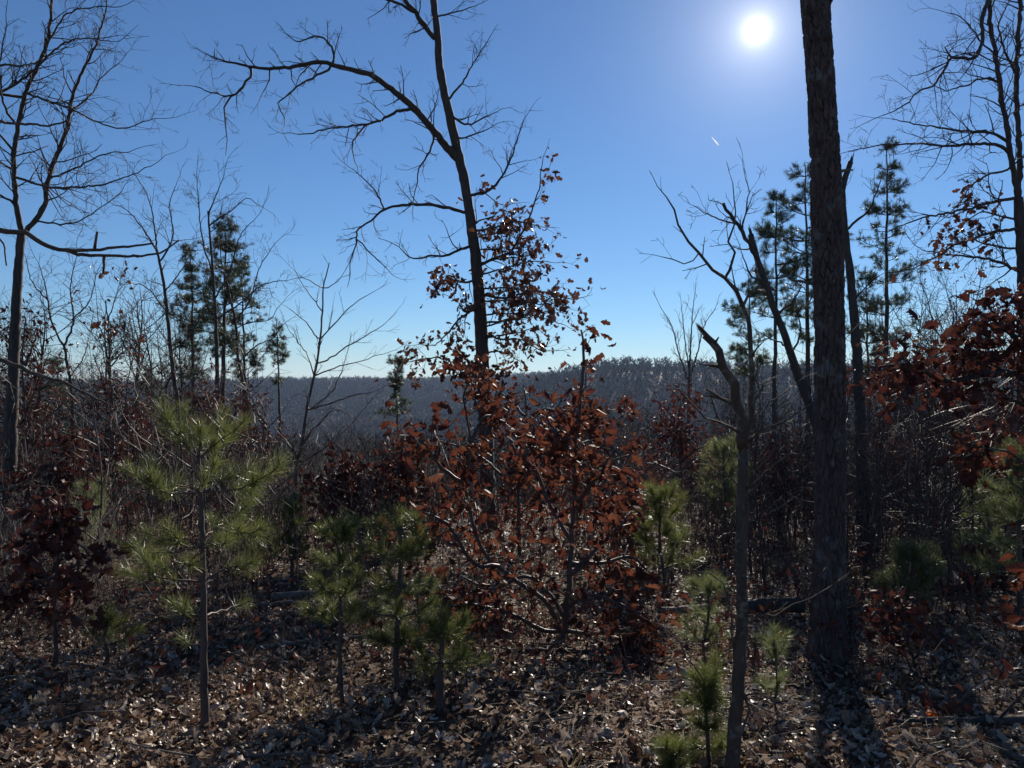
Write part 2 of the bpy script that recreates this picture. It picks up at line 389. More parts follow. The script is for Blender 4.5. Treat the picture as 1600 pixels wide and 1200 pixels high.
def litter():
    def field(n, dmin, dmax, templ, smin, smax, tilt, zj, clear=0.0):
        # even per square metre inside the view wedge (with a margin)
        d = np.sqrt(NR.uniform(dmin ** 2, dmax ** 2, n)); x = NR.uniform(-.85, .85, n) * d
        z = Hraw(x, d) + np.abs(NR.normal(0, zj, n)) + .006
        a = NR.uniform(0, 2 * np.pi, n); tl = tilt * np.where(NR.rand(n) < .5, .55, 1.3)
        ax = np.stack([np.cos(a), np.sin(a), NR.normal(0, .22, n)], 1)
        nm = np.stack([NR.normal(0, 1, n) * tl, NR.normal(0, 1, n) * tl, np.ones(n)], 1); sz = smin + (smax - smin) * NR.beta(1.4, 2.2, n)
        # drifts and bare spots
        pat = np.sin(x * 2.1 + 1.3 * np.sin(d * 1.1)) * np.sin(d * 1.9 + 1.1 * np.sin(x * 1.4)) + .5 * np.sin(x * 5.3 + d * 2) * np.sin(d * 4.7 - x)
        k = NR.rand(n) < np.clip(.72 + .5 * pat, 1 - clear, 1)
        return np.stack([x, d, z], 1)[k], ax[k], nm[k], sz[k]
    b = MB()
    scatter(b, LEAF_LITTER, *field(45000, 2.2, 7.5, None, .014, .080, .55, .024, .8))
    scatter(b, LEAF_LO, *field(3200, 3.0, 6.2, None, .045, .095, .5, .026, .5))
    scatter(b, LEAF_TINY, *field(24000, 7.5, 13, None, .05, .13, .6, .03, .6))
    scatter(b, LEAF_TINY, *field(17000, 12, 30, LEAF_TINY, .09, .17, .55, .04))
    tag(b.build('leaf_litter', M['litter'], smooth=False), 'brown and tan fallen leaves carpeting the forest floor', 'leaf litter', None, 'stuff')
    p, ax, nm, sz = field(420, 3.55, 5.2, None, .06, .095, .6, .02)
    p[:, 2] += .02
    k = np.abs(p[:, 0]) < .70 * p[:, 1]; k[np.nonzero(k)[0][300:]] = False
    leaf_objects(ground, M['litter'], p[k], ax[k], nm[k], sz[k], 'hi', 'fallen_leaf')
    # pine straw
    n = 9000; d = np.sqrt(NR.uniform(5, 90, n)); x = NR.uniform(-.8, .8, n) * d; a = NR.uniform(0, 6.283, n); L = NR.uniform(.06, .15, n)
    c = np.stack([x, d, Hraw(x, d) + .012 + np.abs(NR.normal(0, .022, n))], 1); u = np.stack([np.cos(a), np.sin(a), NR.normal(0, .15, n)], 1) * L[:, None] / 2; v = np.stack([-np.sin(a), np.cos(a), 0 * a], 1) * .0014
    b = MB(); b.raw(np.stack([c - u - v, c - u + v, c + u], 1).reshape(-1, 3), None, np.arange(3 * n).reshape(-1, 3))
    tag(b.build('pine_straw', M['grass'], smooth=False), 'loose dry pine needles strewn over the leaf litter', 'pine straw', None, 'stuff')
    # fallen sticks
    b = MB()
    for i in range(900):
        d = math.sqrt(R.uniform(9, 260)); x = R.uniform(-.8, .8) * d; a = R.uniform(0, math.pi); L = R.uniform(.12, .8)
        pts = []
        for t in np.linspace(-.5, .5, 4):
            xx = x + math.cos(a) * L * t + R.gauss(0, .015); yy = d + math.sin(a) * L * t + R.gauss(0, .015); pts.append([xx, yy, H(xx, yy) + .04 + abs(R.gauss(0, .02))])
        b.tube(pts, np.linspace(1, .5, 4) * R.uniform(.002, .007), 4)
    tag(b.build('fallen_twigs', M['dead_wood']), 'thin fallen twigs scattered over the leaf litter', 'twigs', None, 'stuff')
    # dry grass tufts
    b = MB()
    for i in range(210):
        d = math.sqrt(R.uniform(10, 190)); x = R.uniform(-.75, .75) * d; n = 26
        base = np.array([x, d, H(x, d)]); v = []; t3 = []
        for j in range(n):
            p0 = base + np.array([R.gauss(0, .05), R.gauss(0, .05), 0]); h = R.uniform(.07, .2); lean = np.array([R.gauss(0, .5), R.gauss(0, .5), 1]) * h
            s = np.array([math.cos(j), math.sin(j), 0]) * .0011; m = len(v)
            mid = p0 + lean * .6; v += [p0 - s, p0 + s, mid + s * .8, mid - s * .8, p0 + lean + np.array([0, 0, -.25 * h])]
            t3 += [[m, m + 1, m + 2], [m, m + 2, m + 3], [m + 3, m + 2, m + 4]]
        b.raw(v, None, t3)
    tag(b.build('dry_grass', M['grass'], smooth=False), 'tufts of dry straw coloured grass among the fallen leaves', 'grass', None, 'stuff')
litter()

# ------------------------------------------------------------------ the far woods across the valley
def far_woods():
    """leafless crowns as bundles of tapering twigs; denser and coarser with distance"""
    def mass(n, d, x, h, m, ww0, ww1, conif, spread):
        z = Hraw(x, d) - .4; base = np.stack([x, d, z], 1); V = []
        isc = NR.rand(n) < conif * np.where(np.sin(x * .021 + 2) * np.sin(d * .017 + x * .006) + .4 * np.sin(x * .06) > .35, 5.0, .3)
        w0 = .0075 * h
        trunk = np.stack([base + np.stack([-w0, 0 * h, 0 * h], 1), base + np.stack([w0, 0 * h, 0 * h], 1), base + np.stack([0 * h, 0 * h, h], 1)], 1)
        V.append(trunk)
        for j in range(m):
            f = np.where(isc, .2 + .8 * j / m, NR.uniform(.12, .9, n)); a_ = NR.uniform(0, 6.283, n)
            s0 = base + np.stack([0 * h, 0 * h, h * f], 1)
            L = np.where(isc, h * .24 * (1.1 - f), h * NR.uniform(.16, .36, n) * spread); up = np.where(isc, -.25, NR.uniform(.3, 1.0, n)) * L
            r = np.where(isc, 1.0, .75) * L; tip = s0 + np.stack([np.cos(a_) * r, np.sin(a_) * r, up], 1)
            ww = np.where(isc, .05 * h, NR.uniform(ww0, ww1, n) * h)
            k = NR.rand(n) < .5                                   # some taper to the tip, some fan out into twigs
            o = np.stack([0 * h, 0 * h, ww], 1); kk = k[:, None]
            V.append(np.stack([np.where(kk, s0 - o, s0), np.where(kk, s0 + o, tip - o), np.where(kk, tip, tip + o)], 1))
        return np.concatenate(V).reshape(-1, 3)
    # jittered rows so that no bare gaps are left
    d = []; x = []; y_ = 430.0
    while y_ < 1470:
        st = 8.0 + y_ * .0012; xs = np.arange(-.76 * y_, .76 * y_, st); xs = xs + NR.uniform(-.45, .45, len(xs)) * st
        x.append(xs); d.append(y_ + NR.uniform(-.45, .45, len(xs)) * st); y_ += st
    x = np.concatenate(x); d = np.concatenate(d); n = len(x)
    P = [mass(n, d, x, NR.uniform(8.5, 14, n), 20, .03, .075, .12, 1.1)]
    n = 60000; d2 = np.sqrt(NR.uniform(430 ** 2, 1470 ** 2, n)); x2 = NR.uniform(-.76, .76, n) * d2; b0 = np.stack([x2, d2, Hraw(x2, d2) - .3], 1)
    a2 = NR.uniform(-.6, .6, n); hw = NR.uniform(1.2, 2.6, n); u = np.stack([np.cos(a2) * hw, np.sin(a2) * hw, 0 * a2], 1); t2 = b0 + np.stack([NR.normal(0, 1, n), NR.normal(0, 1, n), NR.uniform(2.5, 6, n)], 1)
    P.append(np.stack([b0 - u * .2, t2 + u, t2 - u * NR.uniform(0, 1, n)[:, None]], 1).reshape(-1, 3))
    n = 3000; d = 62 * (430 / 62) ** NR.rand(n); x = NR.uniform(-.76, .76, n) * d; h = NR.uniform(6, 12, n)
    px = 800 + x / d * F; lim = np.where((px < 400) | (px > 1130), 560, np.where(px < 820, 675, 640))
    h = np.minimum(h, (CAMZ + (600 - lim) / F * d) - Hraw(x, d))
    k = h > 2.5; P.append(mass(int(k.sum()), d[k], x[k], h[k], 44, .003, .009, .0, .8))
    V = np.concatenate(P); b = MB(); b.raw(V, None, np.arange(len(V)).reshape(-1, 3))
    tag(b.build('distant_woods', M['far_tree'], smooth=False), 'hazy leafless woods covering the ridge across the valley', 'woods', None, 'stuff')
far_woods()

# ------------------------------------------------------------------ foreground pine trunk
def big_pine():
    d = 5.55
    c = [(1273, -60, 48), (1274, 0, 48), (1287, 200, 50), (1294, 400, 51), (1297, 600, 51), (1297, 800, 52), (1295, 930, 55), (1294, 1000, 60), (1294, 1030, 66), (1294, 1048, 74)]
    rows = [[*PX(x, y, d), w_ * d / F / 2 - .017] for x, y, w_ in reversed(c)]
    top = PX(1273, -60, d); rows += [[top[0] - .30, d, top[2] + 3.5, .085], [top[0] - .4, d, top[2] + 7, .06]]
    C = resample(rows, .014, 0)
    g = np.array([C[0, 0], d, H(C[0, 0], d)])
    root = thing('pine_tree', g, 'thick straight pine trunk with plated bark on the right, running out of the top', 'tree')
    k = 100; n = len(C); th = np.arange(k) * 2 * math.pi / k
    # plated bark: cells stretched along the trunk, furrows between them
    s = np.concatenate([[0], np.cumsum(np.linalg.norm(np.diff(C[:, :3], axis=0), axis=1))])
    rs = np.random.RandomState(5); vis = s[-1]
    na = 15; cells = []
    for zz in np.arange(-.1, s[-1] + .1, .085):
        for a in range(na): cells.append(((a + rs.uniform(-.45, .45)) * 2 * math.pi / na, zz + rs.uniform(-.06, .06)))
    cells = np.array(cells); depth = rs.uniform(.4, 1.0, len(cells))
    disp = np.zeros((n, k))
    order = np.argsort(cells[:, 1]); cells = cells[order]; depth = depth[order]
    wob = np.sin(th * 5 + 1) * .25 + np.sin(th * 9) * .15
    for i in range(n):
        lo, hi = np.searchsorted(cells[:, 1], [s[i] - .22, s[i] + .22]); cc = cells[lo:hi]; dpth = depth[lo:hi]
        rad = max(C[i, 3], .05)
        da = np.abs((th[:, None] - cc[None, :, 0] + .25 * np.sin(s[i] * 7 + cc[None, :, 0]) * .2 + math.pi) % (2 * math.pi) - math.pi) * rad * 1.0
        dz = (s[i] - cc[None, :, 1]) * .42 + .010 * np.sin(th * 11 + s[i] * 23)[:, None]
        D = np.sqrt(da ** 2 + dz ** 2); o = np.argsort(D, 1); r1 = np.take_along_axis(D, o[:, :1], 1)[:, 0]; r2 = np.take_along_axis(D, o[:, 1:2], 1)[:, 0]
        e = np.clip((r2 - r1) / .012, 0, 1)
        disp[i] = (e ** .6 - 1) * .015 + dpth[o[:, 0]] * .009 * e
    disp += rs.normal(0, .0011, disp.shape)
    rad = C[:, 3][:, None] * (1 + .02 * np.sin(th * 3 + .5)[None]) + disp
    flare = np.clip((.34 - s) / .34, 0, 1) ** 2.2
    rad = rad + (flare[:, None] * (.030 + .03 * np.sin(th * 4 + 1)[None] + .02 * np.sin(th * 7)[None])) + .006 * np.sin(s * 3.1 + 1)[:, None] * np.cos(th * 2 + s[:, None])
    X = C[:, 0][:, None] + rad * np.cos(th)[None]; Y = C[:, 1][:, None] + rad * np.sin(th)[None]; Z = np.repeat(C[:, 2][:, None], k, 1)
    b = MB(); i = np.arange(n - 1)[:, None]; j = np.arange(k)[None]
    q = np.stack([i * k + j, i * k + (j + 1) % k, (i + 1) * k + (j + 1) % k, (i + 1) * k + j], -1).reshape(-1, 4)
    b.raw(np.stack([X, Y, Z], -1).reshape(-1, 3) - g, q)
    b.build('trunk', M['pine_bark'], root, smooth=False)
    for zz, an, L in ((1.25, 3.5, .10), (2.05, -.3, .07), (2.7, 2.9, .16), (3.5, .2, .12), (3.9, 4.2, .2)):
        k0 = int(np.argmin(np.abs(C[:, 2] - g[2] - zz))); p = C[k0, :3] - g; u = np.array([math.cos(an), math.sin(an), .25])
        b = MB(); b.tube([p + u * C[k0, 3] * .8, p + u * (C[k0, 3] + L * .6), p + u * (C[k0, 3] + L) + [0, 0, -.01]], [.014, .010, .006], 6); b.build('stub', M['dead_wood'], root)
    for a in range(6):
        b = MB(); p = C[-1, :3] - g - np.array([0, 0, .5 * a]); an = a * 2.2
        grow(b, p, unit(np.array([math.cos(an), math.sin(an), .5])), 1.6, .03, 2, THIN); b.build('branch', M['pine_bark'], root)
big_pine()

# ------------------------------------------------------------------ traced trees
def splinter(b, p, dr, r):
    for i in range(7):
        u = perp(dr) * r * R.uniform(.3, .85); q = p + u - dr * r; L = r * R.uniform(1.5, 5)
        b.tube([q, q + dr * (r + L * .5) + u * .05, q + dr * (r + L) + perp(dr) * r * .25], [r * .38, r * .26, r * .05], 4)
def traced_tree(name, label, d, trunk, limbs, bark_m, twig_m, P, trunk_w, sp=(4.0, .55, 2), group=None, base_d=None, trunk_sprout=None, cat='tree', trunk_sides=12):
    """trunk: pixel polyline from base up; limbs: (pixel pts, d1, w0, w1[, leafy])"""
    C = trace(trunk, base_d or d, d, trunk_w[0], trunk_w[1], .1, .004)
    x0, y0 = C[0, 0], C[0, 1]; gz = H(x0, y0)
    if C[0, 2] > gz - .03:
        C = np.vstack([[x0, y0, gz - .06, C[0, 3] * 1.25], C]) if C[0, 2] - gz < .4 else np.vstack([resample([[x0, y0, gz - .06, C[0, 3] * 1.25], C[0]], .2)[:-1], C])
    g = np.array([x0, y0, gz]); root = thing(name, g, label, cat, group)
    b = MB(); b.tube(C[:, :3] - g, C[:, 3] * (1 + NR.normal(0, .05, len(C))), trunk_sides); 
    if name == 'broken_tree': splinter(b, C[-1, :3] - g, unit(C[-1, :3] - C[-3, :3]), C[-1, 3])
    b.build('trunk', bark_m, root)
    tips = {}; wood = [C]
    for li in limbs:
        pts, d1, w0, w1 = li[:4]; key = li[4] if len(li) > 4 else None
        W = np.vstack(wood); sx = 800 + W[:, 0] / W[:, 1] * F; sy = 600 - (W[:, 2] - CAMZ) / W[:, 1] * F
        gap = np.hypot(sx - pts[0][0], sy - pts[0][1]); k = int(np.argmin(gap)); start = None; d0 = li[5] if len(li) > 5 else d
        if gap[k] < 40: start = W[k, :3]; d0 = W[k, 1]
        L = trace(pts, d0, d1, w0, w1, .08, .007)
        if start is not None:
            if np.linalg.norm(L[0, :3] - start) > .05: L = np.vstack([[*start, L[0, 3] * 1.1], L])
            else: L[0, :3] = start
        wood.append(L)
        b = MB(); b.tube(L[:, :3] - g, L[:, 3] * (1 + NR.normal(0, .05, len(L))), 7)
        tl = tips.setdefault(key, []) if key else None
        Lg = L.copy(); Lg[:, :3] -= g
        sprout(b, Lg, P, sp[0], sp[1], sp[2], .12, tl)
        if 7.5 < w1 < 12 and pts[-1][1] > 100: splinter(b, Lg[-1, :3], unit(Lg[-1, :3] - Lg[-3, :3]), Lg[-1, 3])
        if w1 < 5: grow(b, Lg[-1, :3], unit(Lg[-1, :3] - Lg[-2, :3]), sp[1], max(P['rmin'], Lg[-1, 3]), 1, P, tl)
        b.build('branch', twig_m, root)
    if trunk_sprout:
        b = MB(); Cg = C.copy(); Cg[:, :3] -= g
        sprout(b, Cg, P, trunk_sprout[0], trunk_sprout[1], 2, trunk_sprout[2]); tag(b.build('twigs', twig_m, root), kind='stuff')
    return root, g, tips

# leaning oak in the middle
d = 13.5
OAKT = [(763, 800), (760, 700), (756, 600), (747, 440), (735, 340), (725, 280), (717, 245), (700, 170), (687, 105), (684, 60), (677, 0), (668, -70)]
limbs = [
    ([(684, 62), (672, 52), (650, 20), (632, 0), (605, -40)], 13.2, 9, 5),
    ([(650, 20), (628, 8), (600, -4), (570, -20)], 12.6, 5, 3, None, 13.4),
    ([(714, 248), (672, 197), (645, 167), (600, 130), (580, 117), (535, 105), (495, 97), (445, 107), (400, 106), (382, 102)], 12.2, 13, 4),
    ([(386, 103), (392, 115), (375, 142), (357, 155), (350, 175), (352, 192)], 12.0, 4.5, 2, None, 12.2),
    ([(372, 147), (357, 150), (330, 145), (305, 135)], 11.9, 3, 1.5, None, 12.1),
    ([(382, 102), (355, 96), (332, 90)], 12.4, 3, 1.5, None, 12.2),
    ([(520, 102), (520, 80), (505, 60), (492, 56), (465, 65), (450, 55)], 13.0, 4, 1.5, None, 12.6),
    ([(518, 105), (500, 115), (470, 132), (450, 150), (435, 162), (445, 185)], 12.3, 4, 1.5, None, 12.6),
    ([(420, 107), (421, 125), (412, 142)], 12.6, 2.5, 1.3, None, 12.3),
    ([(636, 172), (620, 175), (595, 187), (572, 195), (555, 215), (550, 232)], 12.4, 5, 2, None, 13.0),
    ([(580, 193), (550, 197), (520, 200), (490, 207), (465, 210)], 12.0, 4, 1.5, None, 12.7),
    ([(677, 205), (677, 222), (668, 243), (655, 262), (652, 285), (648, 300)], 13.4, 4, 1.5, None, 13.1),
    ([(725, 332), (700, 325), (665, 320), (630, 320), (600, 327), (580, 345), (560, 357), (557, 380), (550, 400)], 12.6, 6, 2),
    ([(600, 327), (590, 305), (575, 285), (555, 267)], 12.3, 3, 1.3, None, 12.9),
    ([(560, 375), (572, 388), (585, 402), (605, 420)], 12.8, 2.5, 1.3, None, 12.7),
    ([(742, 382), (715, 392), (690, 400), (670, 400), (645, 405), (632, 395)], 12.8, 5, 2),
    ([(735, 305), (760, 300), (780, 282), (795, 255), (807, 220), (815, 195)], 13.8, 5, 1.5),
    ([(700, 157), (725, 125), (745, 90), (755, 75)], 14.0, 4, 1.5),
    ([(690, 24), (720, 17), (740, 10)], 13.2, 3, 1.3),
    ([(707, 182), (730, 195), (750, 187), (775, 175)], 13.1, 4, 1.3),
    ([(720, 216), (750, 207), (770, 197)], 13.9, 3, 1.3),
    ([(745, 415), (770, 405), (800, 390), (825, 345), (842, 295), (845, 268)], 13.3, 5, 1.5, 'a'),
    ([(742, 360), (775, 355), (805, 345), (830, 350)], 13.9, 4, 1.5, 'a'),
    ([(750, 460), (790, 465), (830, 455), (870, 462), (895, 468)], 13.2, 5, 1.5, 'a'),
    ([(752, 505), (790, 500), (825, 490), (850, 475)], 14.1, 4, 1.5, 'a'),
    ([(753, 520), (785, 530), (812, 530), (845, 548)], 13.0, 4, 1.5, 'a'),
    ([(748, 440), (720, 440), (700, 430), (690, 450)], 12.9, 4, 1.5, 'b'),
    ([(750, 480), (722, 495), (700, 520), (680, 540)], 12.8, 4.5, 1.5, 'b'),
    ([(755, 560), (720, 575), (690, 560), (640, 565)], 13.0, 4, 1.3, 'b'),
]
for i in range(11):
    y0 = 352 + 20 * i; x0 = 737 + (y0 - 352) * .085; ln = R.uniform(45, 80) + 60 * math.exp(-((y0 - 470) / 60.0) ** 2); dy = R.uniform(-30, 12)
    limbs.append(([(x0, y0), (x0 + ln * .4, y0 + dy * .3 - 4), (x0 + ln * .75, y0 + dy * .8), (x0 + ln, y0 + dy + R.uniform(-8, 14))], 13.4 + R.uniform(-.9, .9), 3.2, 1.2, 'a'))
root, g, tips = traced_tree('oak_tree', 'tall dark oak leaning left in the middle, long bare limb arching over the sky', d, OAKT, limbs, M['oak_bark'], M['oak_bark'], OAK, (24, 9), (7.5, .52, 2), base_d=13.9)
hang_leaves(root, g, tips['a'], 1050, .112, M['brown_leaf'], 220, which='lo', spread=.05)
hang_leaves(root, g, tips['b'], 300, .115, M['brown_leaf'], 70, which='lo', spread=.05)

# oak at the left edge
limbs = [
    ([(34, 365), (25, 315), (22, 250), (30, 190), (40, 145), (55, 110), (72, 70), (80, 15), (84, -50)], 11.5, 9, 3.5),
    ([(36, 366), (50, 350), (70, 320), (75, 280), (97, 220), (107, 190), (112, 160), (125, 120), (150, 70), (165, 20)], 12.2, 9, 2.5),
    ([(40, 147), (75, 157), (115, 172), (155, 192), (190, 200), (245, 185)], 11.2, 4, 1.3),
    ([(22, 275), (75, 292), (150, 290), (200, 275), (235, 260)], 11.0, 4.5, 1.3),
    ([(0, 147), (55, 108), (95, 70), (125, 60), (175, 65)], 10.8, 4.5, 1.3),
    ([(76, 280), (120, 262), (165, 240), (200, 238)], 12.8, 3.5, 1.3),
    ([(55, 345), (110, 350), (150, 330), (190, 300)], 12.9, 3.0, 1.2),
    ([(110, 175), (140, 150), (160, 120), (190, 95)], 12.6, 3, 1.2),
    ([(60, 100), (90, 40), (120, 15), (190, 10)], 11.0, 3.5, 1.2),
    ([(25, 240), (0, 210), (-30, 180), (-60, 130)], 11.2, 4, 1.5),
    ([(28, 200), (5, 160), (0, 100), (10, 40)], 11.0, 4, 1.5),
    ([(26, 320), (-10, 300), (-50, 290)], 11.4, 4, 1.5),
]
root, g, tips = traced_tree('oak_tree', 'bare forked oak standing at the left edge', 12, [(12, 830), (15, 770), (18, 650), (22, 560), (25, 480), (30, 400), (34, 365)], limbs, M['oak_bark'], M['oak_bark'], OAK, (21, 12), (9.0, .62, 2))

# oak at the right edge
limbs = [
    ([(1590, 305), (1585, 275), (1576, 223), (1566, 155), (1555, 86), (1548, 41), (1545, -40)], 11.2, 9, 6),
    ([(1591, 309), (1593, 240), (1588, 137), (1591, 62), (1597, -30)], 11.6, 9, 6),
    ([(1547, -5), (1535, 27), (1535, 65), (1521, 91), (1487, 90), (1475, 110), (1456, 134), (1432, 144), (1421, 158), (1401, 172), (1380, 180)], 10.2, 7, 1.4, None, 11.2),
    ([(1487, 90), (1480, 82), (1477, 72), (1488, 68)], 10.6, 3, 1.3, None, 10.6),
    ([(1560, 128), (1538, 122), (1507, 134), (1476, 141), (1452, 127)], 10.8, 3.5, 1.2, None, 11.2),
    ([(1574, 220), (1545, 206), (1507, 205), (1462, 199), (1428, 194), (1394, 186)], 10.5, 5, 1.3),
    ([(1578, 240), (1559, 227), (1524, 225), (1480, 228), (1438, 225), (1394, 225), (1359, 230), (1325, 237)], 10.2, 5.5, 1.2),
    ([(1590, 309), (1552, 316), (1524, 323), (1480, 333), (1442, 340), (1411, 352), (1385, 362)], 10.5, 5.5, 1.4),
    ([(1585, 262), (1541, 275), (1517, 292), (1497, 320), (1470, 345)], 11.8, 4, 1.2),
    ([(1596, 357), (1559, 361), (1524, 371), (1486, 385), (1471, 396), (1430, 418), (1405, 425)], 10.4, 5.5, 1.4, 'a'),
    ([(1600, 427), (1567, 412), (1529, 402), (1483, 398), (1440, 390)], 11.0, 5.5, 1.3, 'a'),
    ([(1597, 345), (1565, 338), (1535, 330), (1510, 345)], 11.8, 4, 1.3, 'b'),
    ([(1596, 390), (1560, 385), (1530, 378), (1505, 365)], 12.0, 4, 1.3, 'b'),
    ([(1556, 90), (1530, 60), (1505, 30), (1480, 20)], 11.8, 3, 1.2),
    ([(1590, 120), (1570, 80), (1560, 40), (1575, 5)], 12.0, 4, 2),
]
root, g, tips = traced_tree('oak_tree', 'twin stemmed bare oak at the right edge reaching long limbs leftwards', 11.4, [(1602, 880), (1601, 700), (1600, 500), (1597, 400), (1591, 309)], limbs, M['oak_bark'], M['oak_bark'], OAK, (26, 14), (8.0, .55, 2))
hang_leaves(root, g, tips['b'], 130, .12, M['dark_leaf'], 60, which='lo')
hang_leaves(root, g, tips['a'][:60], 30, .11, M['brown_leaf'], 0, which='lo')

# near tree just outside the frame on the left: its low limbs reach in
d = 3.4
limbs = [
    ([(-60, 352), (0, 360), (40, 365), (75, 385), (115, 392), (200, 385), (240, 380)], 3.3, 10, 3),
    ([(100, 390), (120, 397), (165, 399), (210, 400), (250, 395), (280, 375)], 3.35, 6, 2.5, None, 3.35),
    ([(148, 388), (150, 375), (152, 362)], 3.3, 5, 3.5, None, 3.33), ([(163, 399), (163, 415), (161, 428)], 3.4, 5, 3, None, 3.36),
    ([(-70, 185), (0, 190), (50, 195), (75, 197), (105, 188)], 3.0, 6, 2.5), ([(-80, 108), (0, 101), (30, 103), (65, 95)], 2.9, 6, 2),
    ([(-90, 530), (0, 562), (50, 582), (100, 598), (140, 618), (168, 631)], 3.1, 9, 3.5), ([(-40, 358), (0, 374), (8, 395), (10, 415)], 3.3, 4, 2),
]
NEAR = dict(OAK); NEAR.update(rmin=.0012, lmin=.05)
root, g, tips = traced_tree('oak_tree', 'near tree beyond the left edge, only its dark dead limbs reaching in', d, [(-150, 1400), (-146, 1000), (-150, 600), (-140, 300), (-146, 60), (-150, -200)], [], M['oak_bark'], M['oak_bark'], NEAR, (46, 30), (0, 0, 0))
for li in limbs:
    L = trace(li[0], li[5] if len(li) > 5 else 3.4, li[1], li[2], li[3], .03, .002)
    if li[0][0][0] < 0: L = np.vstack([resample([[*PX(-147, li[0][0][1] + 10, 3.4), L[0, 3] * 1.4], L[0]], .05)[:-1], L])
    b = MB(); Lg = L.copy(); Lg[:, :3] -= g; b.tube(Lg[:, :3], Lg[:, 3], 8)
    sprout(b, Lg, NEAR, 1.2, .12, 1, .5, None, .35); b.build('branch', M['lichen_bark'], root)

# small crooked tree with the broken snag, right of centre
d = 3.62
limbs = [
    ([(1161, 705), (1159, 682), (1156, 630), (1145, 602), (1126, 574), (1123, 549), (1114, 537), (1101, 524)], 3.5, 19, 11),
    ([(1163, 700), (1170, 658), (1174, 623), (1168, 577), (1173, 546), (1168, 497), (1161, 479)], 3.7, 10, 7),
    ([(1161, 480), (1151, 451), (1135, 434), (1114, 416), (1093, 395), (1075, 378), (1060, 353), (1051, 332), (1042, 309)], 3.5, 7, 2.2, None, 3.7),
    ([(1142, 440), (1140, 423), (1145, 395), (1138, 378), (1149, 350), (1145, 287)], 3.8, 4.5, 1.5, None, 3.65),
    ([(1161, 479), (1170, 465), (1184, 451), (1184, 430), (1180, 405)], 3.9, 5, 1.6, None, 3.7),
    ([(1096, 399), (1080, 406), (1065, 411), (1037, 402)], 3.45, 2.5, 1.4, None, 3.55),
    ([(1152, 690), (1140, 668), (1100, 651), (1079, 630), (1061, 607), (1037, 607)], 3.4, 4.5, 1.5),
    ([(1150, 676), (1124, 651), (1110, 623), (1103, 595)], 3.8, 4, 1.6),
    ([(1163, 692), (1191, 668), (1226, 661), (1255, 640), (1275, 625)], 3.45, 4.5, 1.5),
    ([(1187, 668), (1191, 644), (1219, 619), (1240, 602)], 3.7, 3.5, 1.5, None, 3.58),
    ([(1158, 760), (1190, 745), (1215, 720), (1240, 705)], 3.4, 3.5, 1.4),
    ([(1158, 960), (1190, 955), (1215, 965), (1240, 945), (1265, 935), (1300, 915)], 3.5, 3, 1.4),
    ([(1150, 1040), (1146, 985), (1140, 940), (1130, 905), (1085, 893)], 3.5, 4, 1.6),
    ([(1152, 1060), (1168, 1110), (1165, 1135), (1155, 1155)], 3.5, 4.5, 4),
    ([(1098, 1060), (1075, 1020), (1050, 990), (1015, 970)], 3.5, 3, 1.5, None, 3.6),
]
SM = dict(OAK); SM.update(rmin=.0011, lmin=.06, seg=.06)
root, g, tips = traced_tree('crooked_tree', 'thin lichen spotted crooked tree with a snapped stub and one live stem', d, [(1140, 1240), (1147, 1173), (1151, 1093), (1154, 1040), (1158, 987), (1159, 933), (1157, 850), (1160, 770), (1161, 700)], limbs, M['lichen_bark'], M['lichen_bark'], SM, (22, 16), (7, .14, 2))

# leaning broken trunk behind the pine, with a live stem
limbs = [([(1184, 406), (1170, 381), (1152, 353), (1130, 318)], 8.6, 7, 5),
         ([(1150, 350), (1130, 345), (1105, 335), (1085, 322)], 8.3, 3, 1.3, None, 8.7), ([(1160, 365), (1165, 330), (1170, 300), (1165, 280)], 9.0, 3, 1.2, None, 8.8),
         ([(1198, 448), (1175, 430), (1160, 400)], 9.2, 4, 1.5), ([(1212, 490), (1240, 470), (1255, 440)], 9.3, 4, 1.4), ([(1236, 556), (1250, 520), (1245, 480)], 9.5, 4, 1.5),
         ([(1230, 540), (1205, 530), (1180, 515)], 8.5, 3, 1.2)]
root, g, tips = traced_tree('broken_tree', 'dark trunk leaning left behind the thick pine, its top snapped off', 9, [(1302, 910), (1299, 800), (1290, 710), (1271, 651), (1254, 605), (1236, 556), (1222, 514), (1208, 479), (1198, 448), (1184, 406), (1177, 381), (1173, 366)], limbs, M['oak_bark'], M['oak_bark'], OAK, (19, 8), (7, .45, 2))
limbs = [([(1326, 357), (1356, 330), (1366, 309), (1376, 282)], 9.6, 4.5, 1.5), ([(1322, 330), (1312, 300), (1300, 260)], 10.3, 3, 1.2), ([(1335, 470), (1360, 440), (1375, 430)], 9.8, 3, 1.3)]
root, g, tips = traced_tree('broken_tree', 'broken topped trunk close behind the right side of the thick pine', 10, [(1352, 890), (1347, 740), (1342, 600), (1335, 500), (1328, 420), (1322, 380), (1317, 320), (1318, 288), (1329, 253)], limbs, M['oak_bark'], M['oak_bark'], OAK, (22, 8), (4, .4, 2))

